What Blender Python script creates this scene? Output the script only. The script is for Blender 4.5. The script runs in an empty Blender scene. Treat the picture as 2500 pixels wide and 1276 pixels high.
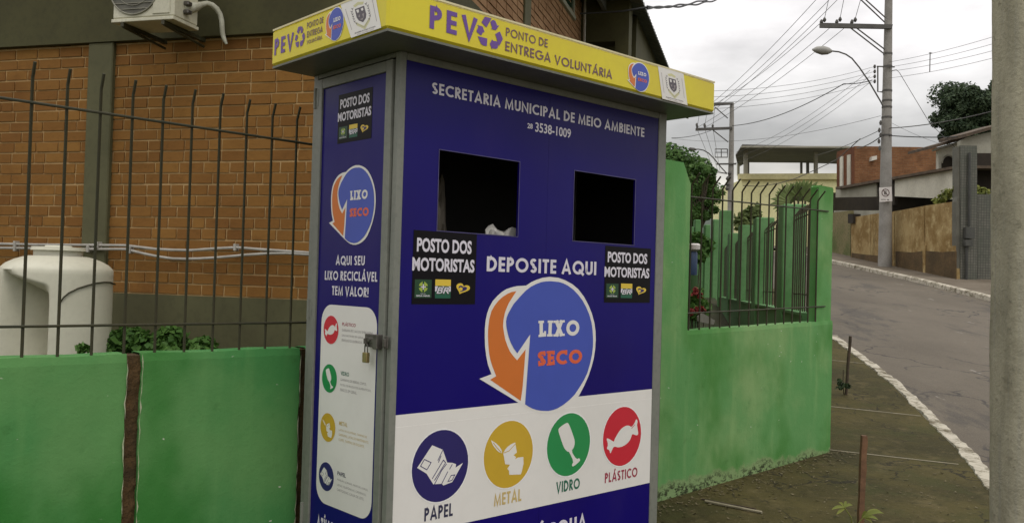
import bpy, bmesh, math, random
import numpy as np
from math import sin, cos, radians, pi, sqrt, atan2
from mathutils import Vector, Matrix, noise as mnoise
random.seed(7); RNG = np.random.default_rng(11)
SC = bpy.context.scene
COL = SC.collection
# ------------------------------------------------------------------ camera
FPX, PITCH, ROLL = 2135.75, .02, .0283
CAM = Vector((0, 0, 1.6))
_cp, _sp, _cr, _sr = cos(PITCH), sin(PITCH), cos(ROLL), sin(ROLL)
FW = Vector((0, _cp, _sp)); _U0 = Vector((0, -_sp, _cp)); _R0 = Vector((1, 0, 0))
RT = _cr*_R0 + _sr*_U0; UPV = -_sr*_R0 + _cr*_U0
cd = bpy.data.cameras.new('camera'); cam = bpy.data.objects.new('camera', cd); COL.objects.link(cam)
cd.sensor_width = 36; cd.lens = FPX/2500*36; cd.clip_start = .05; cd.clip_end = 2000
m3 = Matrix((RT, UPV, -FW)).transposed()
cam.matrix_world = Matrix.Translation(CAM) @ m3.to_4x4()
SC.camera = cam
# ------------------------------------------------------------------ world + sun + exposure
SUN_EL, SUN_AZ = radians(58), radians(150)      # azimuth from +Y clockwise: behind the camera, to the right
w = bpy.data.worlds.new('World'); SC.world = w; w.use_nodes = True
nt = w.node_tree; N = nt.nodes; L = nt.links; N.clear()
out = N.new('ShaderNodeOutputWorld'); mix = N.new('ShaderNodeMixShader'); mix.inputs[0].default_value = .9
bg1 = N.new('ShaderNodeBackground'); sky = N.new('ShaderNodeTexSky'); sky.sky_type = 'NISHITA'; sky.sun_disc = False
sky.sun_elevation = SUN_EL; sky.sun_rotation = SUN_AZ; bg1.inputs[1].default_value = .1
L.new(sky.outputs[0], bg1.inputs[0])
bg2 = N.new('ShaderNodeBackground'); bg2.inputs[1].default_value = 1.0
tc = N.new('ShaderNodeTexCoord'); sx = N.new('ShaderNodeSeparateXYZ'); L.new(tc.outputs['Generated'], sx.inputs[0])
def wmath(op, a, b=None, clamp=False):
    n = N.new('ShaderNodeMath'); n.operation = op; n.use_clamp = clamp
    for i, v in enumerate((a, b)):
        if v is None: continue
        if isinstance(v, (int, float)): n.inputs[i].default_value = v
        else: L.new(v, n.inputs[i])
    return n.outputs[0]
mp = N.new('ShaderNodeMapping'); mp.inputs['Scale'].default_value = (3.2, 3.2, 8.5); L.new(tc.outputs['Generated'], mp.inputs[0])
nz = N.new('ShaderNodeTexNoise'); nz.inputs['Scale'].default_value = 1.15; nz.inputs['Detail'].default_value = 5; nz.inputs['Roughness'].default_value = .5
L.new(mp.outputs[0], nz.inputs[0])
pert = wmath('MULTIPLY', wmath('SUBTRACT', nz.outputs[0], .5), .13)
zz = wmath('ADD', sx.outputs[2], pert)
rmp = N.new('ShaderNodeValToRGB'); L.new(zz, rmp.inputs[0])
e = rmp.color_ramp.elements
e[0].position = 0; e[0].color = (.80, .76, .66, 1)
e[1].position = 1; e[1].color = (1.55, 1.53, 1.50, 1)
for p_, c_ in ((.115, (.80, .76, .68, 1)), (.145, (.43, .42, .40, 1)), (.175, (.46, .45, .435, 1)), (.215, (.78, .76, .74, 1)), (.26, (1.0, .965, .955, 1)), (.55, (1.12, 1.10, 1.08, 1))):
    q = e.new(p_); q.color = c_
nz2 = N.new('ShaderNodeTexNoise'); nz2.inputs['Scale'].default_value = 2.6; nz2.inputs['Detail'].default_value = 6; nz2.inputs['Roughness'].default_value = .55; L.new(mp.outputs[0], nz2.inputs[0])
vmul = N.new('ShaderNodeVectorMath'); vmul.operation = 'SCALE'; L.new(rmp.outputs[0], vmul.inputs[0]); L.new(wmath('ADD', .62, wmath('MULTIPLY', nz2.outputs[0], .86)), vmul.inputs['Scale'])
L.new(vmul.outputs[0], bg2.inputs[0])
L.new(bg1.outputs[0], mix.inputs[1]); L.new(bg2.outputs[0], mix.inputs[2]); L.new(mix.outputs[0], out.inputs[0])
sl = bpy.data.lights.new('sun', 'SUN'); sun = bpy.data.objects.new('sun', sl); COL.objects.link(sun)
sl.energy = .6; sl.angle = radians(16); sl.color = (1, .95, .87)
sd = Vector((sin(SUN_AZ)*cos(SUN_EL), cos(SUN_AZ)*cos(SUN_EL), sin(SUN_EL)))
sun.rotation_euler = sd.to_track_quat('Z', 'Y').to_euler(); sun.location = (0, -10, 30)
SC.view_settings.view_transform = 'Standard'; SC.view_settings.look = 'None'
SC.view_settings.exposure = 0.15; SC.view_settings.gamma = 1
# ------------------------------------------------------------------ survey helpers: a photo point onto a real plane
def ray(u, v): return FW + RT*((u-1250)/FPX) - UPV*((v-638)/FPX)
def on_plane(u, v, P, n):
    d = ray(u, v); return CAM + d*(((P-CAM).dot(n))/d.dot(n))
def at_depth(u, v, Y):
    d = ray(u, v); return CAM + d*(Y/d.y)
def gz(Y):
    z = -.10
    if Y < -6: Y = -6
    if Y < 8.8: return z+.042*(Y-8.8)
    if Y < 11: t = (Y-8.8)/2.2; return z+2.2*(.042*t+.063*t*t/2)
    if Y > 46: Y = 46
    return z+2.2*.0735+.105*(Y-11)
def on_ground(u, v, off=0):
    d = ray(u, v); lo, hi = 1., 300.
    g = lambda Y: CAM.z+d.z/d.y*Y-gz(Y)-off
    for _ in range(50):
        m = (lo+hi)/2
        if g(m)*g(lo) > 0: lo = m
        else: hi = m
    return CAM+d*(lo/d.y)
# kiosk / front wall frame
KY = .8264
UX = Vector((sin(KY), cos(KY), 0)); UY = Vector((-cos(KY), sin(KY), 0)); KO = Vector((-.5709, 4.2164, 0))
def k(a, b, z): return KO + UX*a + UY*b + Vector((0, 0, z))
def K2(u, v, b=0):
    P = on_plane(u, v, k(0, b, 0), UY); return ((P-KO).dot(UX), P.z)
# brick building frame
BAZ = radians(15.5); BD = Vector((sin(BAZ), cos(BAZ), 0)); BL = Vector((cos(BAZ), -sin(BAZ), 0)); BS = 6.8; BLAT = -2.85
def B(l, s, z): return Vector((0, 0, z)) + BL*l + BD*s
def on_left(u, v, s=BS):
    P = on_plane(u, v, B(0, s, 0), BD); return P.dot(BL), P.z
def on_right(u, v, l=BLAT):
    P = on_plane(u, v, B(l, 0, 0), BL); return P.dot(BD), P.z
# street wall frame
SAZ = radians(9); SD = Vector((sin(SAZ), cos(SAZ), 0)); SL = Vector((cos(SAZ), -sin(SAZ), 0)); SO = k(6.0, 1.15, 0)
def S(t, l, z): return Vector((SO.x, SO.y, z)) + SD*t + SL*l
# ------------------------------------------------------------------ materials
MATS = {}
class NB:
    def __init__(s, name):
        s.m = bpy.data.materials.new(name); s.m.use_nodes = True; s.nt = s.m.node_tree; s.N = s.nt.nodes; s.L = s.nt.links
        s.b = s.N['Principled BSDF']; s.co = s.N.new('ShaderNodeTexCoord').outputs['Object']
    def set(s, inp, v):
        if hasattr(v, 'is_output'): s.L.new(v, inp)
        else: inp.default_value = v
    def mapping(s, scale=(1, 1, 1), rot=(0, 0, 0), loc=(0, 0, 0), co=None):
        n = s.N.new('ShaderNodeMapping'); n.inputs['Scale'].default_value = scale; n.inputs['Rotation'].default_value = rot; n.inputs['Location'].default_value = loc
        s.L.new(co or s.co, n.inputs[0]); return n.outputs[0]
    def noise(s, scale, detail=4, rough=.55, co=None, dist=0):
        n = s.N.new('ShaderNodeTexNoise'); n.inputs['Scale'].default_value = scale; n.inputs['Detail'].default_value = detail; n.inputs['Roughness'].default_value = rough
        n.inputs['Distortion'].default_value = dist
        s.L.new(co or s.co, n.inputs['Vector']); return n.outputs[0]
    def ramp(s, v, a, b):
        n = s.N.new('ShaderNodeMapRange'); n.inputs[1].default_value = a; n.inputs[2].default_value = b; n.clamp = True; n.interpolation_type = 'SMOOTHSTEP'
        s.L.new(v, n.inputs[0]); return n.outputs[0]
    def math(s, op, a, b=0.):
        n = s.N.new('ShaderNodeMath'); n.operation = op; s.set(n.inputs[0], a); s.set(n.inputs[1], b); return n.outputs[0]
    def mixc(s, f, a, b):
        n = s.N.new('ShaderNodeMix'); n.data_type = 'RGBA'; s.set(n.inputs[0], f)
        s.set(n.inputs[6], a if hasattr(a, 'is_output') else (*a, 1)); s.set(n.inputs[7], b if hasattr(b, 'is_output') else (*b, 1)); return n.outputs[2]
    def bump(s, h, strength=.3, dist=.01, prev=None):
        n = s.N.new('ShaderNodeBump'); n.inputs['Strength'].default_value = strength; n.inputs['Distance'].default_value = dist
        s.L.new(h, n.inputs['Height'])
        if prev is not None: s.L.new(prev, n.inputs['Normal'])
        return n.outputs[0]
    def fin(s, col, rough=.7, normal=None, metal=0, spec=.4):
        s.set(s.b.inputs['Base Color'], col if hasattr(col, 'is_output') else (*col, 1)); s.set(s.b.inputs['Roughness'], rough)
        s.b.inputs['Metallic'].default_value = metal; s.b.inputs['Specular IOR Level'].default_value = spec
        if normal is not None: s.L.new(normal, s.b.inputs['Normal'])
        return s.m
def surf(name, c1, c2=None, scale=3., rough=.7, bump=.0, bscale=60., bdist=.004, metal=0, spec=.4, fine=.12):
    if name in MATS: return MATS[name]
    g = NB(name); c2 = c2 or tuple(x*.8 for x in c1)
    f = g.ramp(g.noise(scale, 6), .35, .68); col = g.mixc(f, c1, c2)
    if fine: col = g.mixc(g.math('MULTIPLY', g.ramp(g.noise(scale*14, 3), .45, .7), fine*2), col, tuple(x*.55 for x in c2))
    nrm = g.bump(g.noise(bscale, 4), bump, bdist) if bump else None
    MATS[name] = g.fin(col, rough, nrm, metal, spec); return MATS[name]
def plain(name, c, rough=.5, metal=0, spec=.4):
    if name in MATS: return MATS[name]
    g = NB(name); col = g.mixc(g.math('MULTIPLY', g.ramp(g.noise(5, 4), .4, .7), .35), c, tuple(x*.85 for x in c))
    MATS[name] = g.fin(col, rough, None, metal, spec); return MATS[name]
def green_paint(name, zb, p1, p2, p3):
    g = NB(name); co = g.co
    a = g.ramp(g.noise(.9, 6, .6), .38, .64)
    col = g.mixc(a, p1, p2)
    vs = g.mapping((5, 5, .55)); st = g.ramp(g.noise(1.3, 5, .6, vs), .45, .75)
    col = g.mixc(g.math('MULTIPLY', st, .5), col, tuple(x*1.12 for x in p2))
    d = g.ramp(g.noise(1.0, 4, .55, g.mapping((1, 1, .7), loc=(3.1, 1.7, 5.4))), .47, .64)
    col = g.mixc(g.math('MULTIPLY', d, .9), col, p3)
    sm = g.ramp(g.noise(9, 5, .7), .56, .8); col = g.mixc(g.math('MULTIPLY', sm, .4), col, (.04, .13, .03))
    # chips
    v = g.N.new('ShaderNodeTexVoronoi'); v.inputs['Scale'].default_value = 9; v.inputs['Randomness'].default_value = 1; cwn = g.N.new('ShaderNodeTexNoise'); cwn.inputs['Scale'].default_value = 30; g.L.new(co, cwn.inputs[0]); cvm = g.N.new('ShaderNodeVectorMath'); cvm.operation = 'MULTIPLY_ADD'; g.L.new(cwn.outputs[1], cvm.inputs[0]); cvm.inputs[1].default_value = (.05, .05, .05); g.L.new(g.mapping((1, 1, 2.2), rot=(.3, .9, .2)), cvm.inputs[2]); g.L.new(cvm.outputs[0], v.inputs['Vector'])
    chip = g.math('MULTIPLY', g.math('MULTIPLY', g.ramp(v.outputs[0], .10, .06), g.ramp(g.noise(1.4, 3), .47, .56)), g.ramp(g.noise(6, 2, .5, g.mapping(loc=(4, 1, 7))), .52, .60)); col = g.mixc(chip, col, (.55, .56, .47))
    # peeling, splash-stained base strip
    sxn = g.N.new('ShaderNodeSeparateXYZ'); geo = g.N.new('ShaderNodeNewGeometry'); g.L.new(geo.outputs['Position'], sxn.inputs[0])
    h = g.math('ADD', g.math('SUBTRACT', sxn.outputs[2], zb), g.math('MULTIPLY', g.math('SUBTRACT', g.noise(2.6, 6, .72), .5), .36))
    base = g.ramp(h, .11, .06); col = g.mixc(g.math('MULTIPLY', base, .65), col, (.25, .32, .15))
    sp = g.math('MULTIPLY', g.ramp(h, .11, -.01), g.ramp(g.noise(15, 6, .78, g.mapping((1, 1, 1.6))), .47, .56)); col = g.mixc(sp, col, (.03, .035, .015))
    nrm = g.bump(g.noise(6, 6, .6), .45, .014); nrm = g.bump(g.noise(70, 4, .7), .4, .004, nrm)
    return g.fin(col, .8, nrm, 0, .2)
def brick(name, ang, c1, c2, mortar, bw=.262, bh=.1, ms=.0145, bdark=1.):
    g = NB(name); geo = g.N.new('ShaderNodeNewGeometry')
    wob = g.mapping((1, 1, 1), rot=(0, 0, ang), co=geo.outputs['Position'])
    sp = g.N.new('ShaderNodeSeparateXYZ'); g.L.new(wob, sp.inputs[0])
    nzv = g.noise(5, 3, .6, wob)
    cmb = g.N.new('ShaderNodeCombineXYZ')
    g.L.new(g.math('ADD', sp.outputs[0], g.math('MULTIPLY', g.math('SUBTRACT', nzv, .5), .018)), cmb.inputs[0])
    g.L.new(g.math('ADD', sp.outputs[2], g.math('MULTIPLY', g.math('SUBTRACT', g.noise(3.3, 4, .6, g.mapping(loc=(4, 4, 4), co=wob)), .5), .026)), cmb.inputs[1])
    t = g.N.new('ShaderNodeTexBrick'); g.L.new(cmb.outputs[0], t.inputs['Vector'])
    t.inputs['Color1'].default_value = (*c1, 1); t.inputs['Color2'].default_value = (*c2, 1); t.inputs['Mortar'].default_value = (*mortar, 1)
    t.inputs['Scale'].default_value = 1; t.inputs['Mortar Size'].default_value = ms; t.inputs['Mortar Smooth'].default_value = .35
    t.inputs['Brick Width'].default_value = bw; t.inputs['Row Height'].default_value = bh; t.offset = .5; t.squash = 1.28; t.squash_frequency = 3
    col = t.outputs[0]
    col = g.mixc(g.math('MULTIPLY', g.ramp(g.noise(1.1, 5, .6), .42, .7), .55), col, tuple(x*.5 for x in c2))
    col = g.mixc(g.math('MULTIPLY', g.ramp(g.noise(14, 5, .7), .5, .75), .4), col, tuple(x*.45 for x in c1))
    col = g.mixc(g.math('MULTIPLY', g.ramp(g.noise(2.3, 4, .6, g.mapping(loc=(7, 2, 1))), .55, .75), .35), col, tuple(min(1, x*1.5) for x in c1))
    inv = g.math('SUBTRACT', 1., t.outputs[1])
    nrm = g.bump(inv, 1., .03); nrm = g.bump(g.noise(40, 4), .35, .006, nrm)
    return g.fin(col, .85, nrm, 0, .2)
def brickmat(name, c1, c2, c3):
    g = NB(name); r = g.N.new('ShaderNodeNewGeometry').outputs['Random Per Island']
    col = g.mixc(r, c1, c2); col = g.mixc(g.math('MULTIPLY', g.ramp(g.noise(1.2, 5, .6), .44, .68), .55), col, c3)
    col = g.mixc(g.math('MULTIPLY', g.ramp(g.noise(22, 5, .75), .5, .72), .35), col, tuple(x*.5 for x in c2)); col = g.mixc(g.math('MULTIPLY', g.ramp(g.noise(3, 5, .7, g.mapping(loc=(5, 5, 5))), .58, .75), .3), col, tuple(min(1, x*1.45) for x in c1))
    nrm = g.bump(g.noise(45, 4), .5, .006); return g.fin(col, .88, nrm, 0, .15)
def foliage(name, c1, c2, c3):
    g = NB(name); r = g.N.new('ShaderNodeNewGeometry').outputs['Random Per Island']
    col = g.mixc(r, c1, c2); col = g.mixc(g.math('MULTIPLY', g.ramp(g.noise(1.6, 3), .45, .65), .6), col, c3)
    m = g.fin(col, .6, None, 0, .25)
    tr = g.N.new('ShaderNodeBsdfTranslucent'); mx = g.N.new('ShaderNodeMixShader'); mx.inputs[0].default_value = .25
    g.L.new(col, tr.inputs[0]); g.L.new(g.b.outputs[0], mx.inputs[1]); g.L.new(tr.outputs[0], mx.inputs[2])
    g.L.new(mx.outputs[0], g.N['Material Output'].inputs[0]); return m
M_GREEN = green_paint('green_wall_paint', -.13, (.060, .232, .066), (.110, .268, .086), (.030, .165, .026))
M_GREEN_R = green_paint('paler_green_wall_paint', -.13, (.105, .275, .088), (.205, .335, .130), (.062, .205, .042))  # paler, yellower green for the right-hand wall and its pillars
M_GREEN_S = surf('hazy_green_street_paint', (.135, .29, .115), (.085, .22, .07), 1.1, .8, .3, 12, .01)  # pale green with the haze of the far pillars mixed into the colour
M_BLUE = None
def panel_blue():
    g = NB('blue_vinyl'); a = g.ramp(g.noise(.9, 2), .4, .65)
    col = g.mixc(a, (.0055, .0013, .132), (.0066, .0019, .112)); nrm = g.bump(g.noise(1.8, 2), .12, .03)
    du = g.math('MULTIPLY', g.ramp(g.noise(2.2, 6, .7, g.mapping((1, 1, .35))), .45, .8), .07); col = g.mixc(du, col, (.09, .06, .14))
    v = g.N.new('ShaderNodeTexVoronoi'); v.inputs['Scale'].default_value = 7; g.L.new(g.mapping((1, 1, .16), rot=(.1, .08, 0)), v.inputs['Vector'])
    sc = g.math('MULTIPLY', g.ramp(v.outputs[0], .035, .012), g.ramp(g.noise(2.5, 2), .5, .6)); col = g.mixc(g.math('MULTIPLY', sc, .5), col, (.25, .22, .35))
    ro = g.math('ADD', .22, g.math('MULTIPLY', g.noise(3, 5, .6), .22))
    return g.fin(col, ro, nrm, 0, .20)
M_BLUE = panel_blue()
M_WHITE = surf('white_vinyl', (.745, .725, .69), (.69, .67, .635), 1.2, .38, fine=.02)
M_YEL = surf('yellow_vinyl', (.68, .58, .022), (.62, .50, .03), 1.5, .4, fine=.03)
M_PUR = plain('purple_print', (.135, .062, .29), .4)
M_PURD = plain('dark_purple_print', (.16, .085, .10), .4)
M_LBLUE = plain('mid_blue_print', (.052, .085, .42), .4)
M_ORA = plain('orange_print', (.60, .16, .025), .4)
M_SECO = plain('red_orange_print', (.68, .12, .05), .4)
M_RED = plain('red_print', (.55, .018, .035), .4)
M_GRN = plain('green_print', (.02, .25, .07), .4)
M_GOLD = plain('gold_print', (.56, .36, .03), .4)
M_NAVY = plain('navy_print', (.022, .016, .12), .4)
M_NAVYT = plain('navy_text', (.03, .03, .07), .45)
M_GOLDT = plain('gold_text', (.55, .41, .16), .45)
M_GRNT = plain('green_text', (.02, .13, .08), .45)
M_REDT = plain('red_text', (.33, .04, .07), .45)
M_GREYT = plain('grey_text', (.30, .27, .27), .45)
M_LILAC = plain('pale_text', (.66, .63, .70), .4)
M_BLACKP = plain('black_print', (.006, .005, .007), .4, 0, .12)
M_DGREEN = plain('dark_green_print', (.012, .055, .022), .4)
M_BRGREEN = plain('teal_green_print', (.01, .10, .055), .4)
M_LIME = plain('lime_print', (.32, .42, .06), .4)
M_HEART = plain('yellow_print', (.70, .50, .05), .4)
M_CREST = plain('crest_grey', (.10, .085, .10), .45)
M_CREAMP = plain('crest_cream', (.60, .58, .32), .45)
M_FRAME = surf('grey_frame_paint', (.20, .205, .175), (.17, .18, .155), 2.5, .45, .1, 200, .001, spec=.45)
M_UNDER = surf('grey_canopy_paint', (.16, .165, .135), (.13, .135, .11), 2.5, .5)
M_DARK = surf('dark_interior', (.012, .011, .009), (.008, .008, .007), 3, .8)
M_STEEL = surf('worn_steel', (.16, .15, .135), (.10, .09, .08), 20, .42, .2, 200, .001, metal=.7, spec=.5)
M_BRASS = surf('brass', (.40, .32, .15), (.30, .23, .10), 20, .4, metal=.75)
M_IRON = surf('dark_green_iron', (.040, .035, .014), (.028, .030, .014), 6, .55, .2, 300, .001)
M_BARE = surf('bare_brick_mortar', (.085, .048, .016), (.045, .028, .011), 9, .95, .9, 45, .012, fine=.3)
M_PEEL = surf('peeled_plaster', (.42, .43, .30), (.25, .32, .17), 25, .9, .4, 90, .004)
M_OLIVE = surf('olive_concrete_paint', (.066, .062, .021), (.046, .042, .0135), 1.3, .8, .25, 30, .004)
M_OLIVE2 = surf('grey_green_column_paint', (.105, .100, .046), (.086, .082, .037), 1.6, .75, .2, 30, .003)
M_PLINTH = surf('olive_plinth', (.100, .096, .044), (.072, .068, .030), 1.2, .85, .3, 30, .004)
M_BRICK_L = brickmat('brick_facing_yard', (.250, .124, .032), (.192, .088, .024), (.140, .060, .017)); M_MORT_L = surf('yard_mortar', (.50, .335, .155), (.38, .24, .105), 3, .92, .5, 40, .006)
M_BRICK_R = brickmat('brick_facing_street', (.36, .215, .115), (.28, .16, .082), (.22, .12, .06)); M_MORT_R = surf('street_mortar', (.27, .165, .09), (.2, .12, .065), 3, .92, .5, 40, .006)
M_SOFFIT = surf('roof_sheet_grey', (.13, .135, .12), (.09, .095, .085), 1., .75, .2, 20, .01)
M_ACW = surf('cream_metal', (.58, .56, .44), (.50, .48, .37), 3, .45)
M_GRILLE = surf('fan_grille_grey', (.13, .125, .10), (.09, .085, .07), 5, .6)
M_PIPEW = surf('white_wrapped_pipe', (.52, .52, .43), (.38, .37, .29), 12, .7, .5, 40, .006)
M_CONDUIT = surf('grey_conduit', (.42, .40, .36), (.34, .32, .28), 8, .55)
M_TANK = surf('white_polyethylene', (.62, .60, .485), (.55, .53, .42), 1.6, .48, .08, 30, .002, fine=.05)
M_CONC = None
def conc():
    g = NB('rough_concrete'); a = g.ramp(g.noise(2.2, 6, .6, g.mapping((3, 3, .8))), .38, .68)
    col = g.mixc(a, (.40, .375, .275), (.29, .272, .195)); b = g.ramp(g.noise(22, 5, .7), .55, .75); col = g.mixc(g.math('MULTIPLY', b, .6), col, (.09, .085, .06))
    st = g.ramp(g.noise(4, 4, .6, g.mapping((9, 9, .35))), .5, .72); col = g.mixc(g.math('MULTIPLY', st, .5), col, (.29, .285, .24))
    nrm = g.bump(g.noise(11, 6, .72), .8, .02); nrm = g.bump(g.noise(70, 5, .8), .55, .006, nrm)
    return g.fin(col, .92, nrm, 0, .2)
M_CONC = conc()
M_POLE = surf('pole_concrete', (.30, .285, .26), (.22, .205, .185), 1.5, .9, .3, 30, .006)
M_POLE2 = surf('weathered_crossarm', (.11, .105, .095), (.08, .075, .07), 3, .85)
M_WOOD = surf('stake_wood', (.20, .105, .055), (.12, .065, .035), 12, .85, .5, 80, .004)
M_WOODD = surf('dark_stake_wood', (.075, .05, .032), (.045, .033, .022), 12, .85, .5, 80, .004)
M_STICK = surf('pale_wood', (.33, .29, .20), (.24, .21, .14), 12, .85)
def asphalt():
    g = NB('asphalt'); co = g.mapping((1, .45, 1))
    a = g.ramp(g.noise(.45, 6, .6, co), .36, .66); col = g.mixc(a, (.122, .100, .073), (.086, .069, .049))
    p = g.ramp(g.noise(.9, 6, .7, g.mapping((1, .3, 1), loc=(9, 3, 0))), .53, .62); col = g.mixc(g.math('MULTIPLY', p, .75), col, (.050, .043, .036))
    gr = g.ramp(g.noise(55, 3, .8), .42, .7); col = g.mixc(g.math('MULTIPLY', gr, .5), col, (.17, .15, .12)); g2 = g.ramp(g.noise(9, 5, .8), .5, .7); col = g.mixc(g.math('MULTIPLY', g2, .4), col, (.075, .065, .055))
    sp = g.ramp(g.noise(3.0, 4, .7, g.mapping((1, .22, 1), loc=(1, 7, 0))), .67, .73); col = g.mixc(g.math('MULTIPLY', sp, .7), col, (.30, .28, .24))
    v = g.N.new('ShaderNodeTexVoronoi'); v.feature = 'DISTANCE_TO_EDGE'; v.inputs['Scale'].default_value = .55
    dn = g.N.new('ShaderNodeTexNoise'); dn.inputs['Scale'].default_value = 1.5; dn.inputs['Detail'].default_value = 5; g.L.new(g.co, dn.inputs[0])
    vm = g.N.new('ShaderNodeVectorMath'); vm.operation = 'ADD'; g.L.new(g.co, vm.inputs[0]); g.L.new(dn.outputs[1], vm.inputs[1]); g.L.new(vm.outputs[0], v.inputs['Vector'])
    cr = g.math('MULTIPLY', g.ramp(v.outputs[0], .02, .004), g.ramp(g.noise(.5, 3), .45, .6)); col = g.mixc(g.math('MULTIPLY', cr, .8), col, (.03, .027, .025))
    nrm = g.bump(g.noise(60, 3, .8), .5, .006); nrm = g.bump(g.noise(1.5, 4), .2, .03, nrm)
    return g.fin(col, .82, nrm, 0, .3)
M_ASPH = asphalt()
def pave():
    g = NB('old_pavement_concrete')
    a = g.ramp(g.noise(.8, 6, .65), .34, .66); col = g.mixc(a, (.076, .061, .0185), (.033, .028, .008))
    b = g.ramp(g.noise(3.2, 6, .7), .5, .72); col = g.mixc(g.math('MULTIPLY', b, .6), col, (.145, .112, .048))
    c = g.ramp(g.noise(11, 5, .75), .53, .68); col = g.mixc(g.math('MULTIPLY', c, .7), col, (.024, .021, .007)); ms = g.ramp(g.noise(1.3, 5, .65, g.mapping(loc=(2, 8, 1))), .52, .66); col = g.mixc(g.math('MULTIPLY', ms, .6), col, (.043, .044, .011))
    d = g.ramp(g.noise(38, 3, .8), .62, .72); col = g.mixc(g.math('MULTIPLY', d, .5), col, (.26, .22, .15))
    v = g.N.new('ShaderNodeTexVoronoi'); v.feature = 'DISTANCE_TO_EDGE'; v.inputs['Scale'].default_value = .8
    dn = g.N.new('ShaderNodeTexNoise'); dn.inputs['Scale'].default_value = 2.5; dn.inputs['Detail'].default_value = 5; g.L.new(g.co, dn.inputs[0])
    vm = g.N.new('ShaderNodeVectorMath'); vm.operation = 'ADD'; g.L.new(g.co, vm.inputs[0]); g.L.new(dn.outputs[1], vm.inputs[1]); g.L.new(vm.outputs[0], v.inputs['Vector'])
    cr = g.math('MULTIPLY', g.ramp(v.outputs[0], .016, .004), g.ramp(g.noise(.9, 3), .42, .55)); col = g.mixc(g.math('MULTIPLY', cr, .85), col, (.018, .015, .008))
    nrm = g.bump(g.noise(18, 5, .7), .6, .012); nrm = g.bump(g.noise(2, 4), .3, .04, nrm)
    return g.fin(col, .9, nrm, 0, .2)
M_PAVE = pave()
def kerbm():
    g = NB('whitewashed_kerb'); a = g.ramp(g.noise(4.5, 6, .75), .36, .56); col = g.mixc(a, (.12, .10, .06), (.50, .455, .37))
    b = g.ramp(g.noise(16, 5, .75), .5, .68); col = g.mixc(g.math('MULTIPLY', b, .55), col, (.30, .26, .2)); nrm = g.bump(g.noise(14, 5, .7), .9, .02)
    return g.fin(col, .9, nrm, 0, .2)
M_KERB = kerbm()
M_JOINT = surf('pale_joint_concrete', (.24, .205, .14), (.17, .145, .095), 6, .9, .3, 60, .004)
M_SOIL = surf('yard_soil', (.055, .05, .022), (.035, .045, .016), 2, .95, .5, 30, .02)
M_GROUND = surf('earth', (.075, .07, .035), (.05, .06, .025), .5, .95)
M_GLASSG = plain('green_glass', (.03, .07, .045), .15, 0, .6)
M_LINTEL = surf('window_frame_cream', (.33, .33, .26), (.28, .28, .21), 4, .7)
M_BROWN = surf('dark_brown_recess', (.05, .036, .018), (.035, .026, .014), 3, .9)
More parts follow.
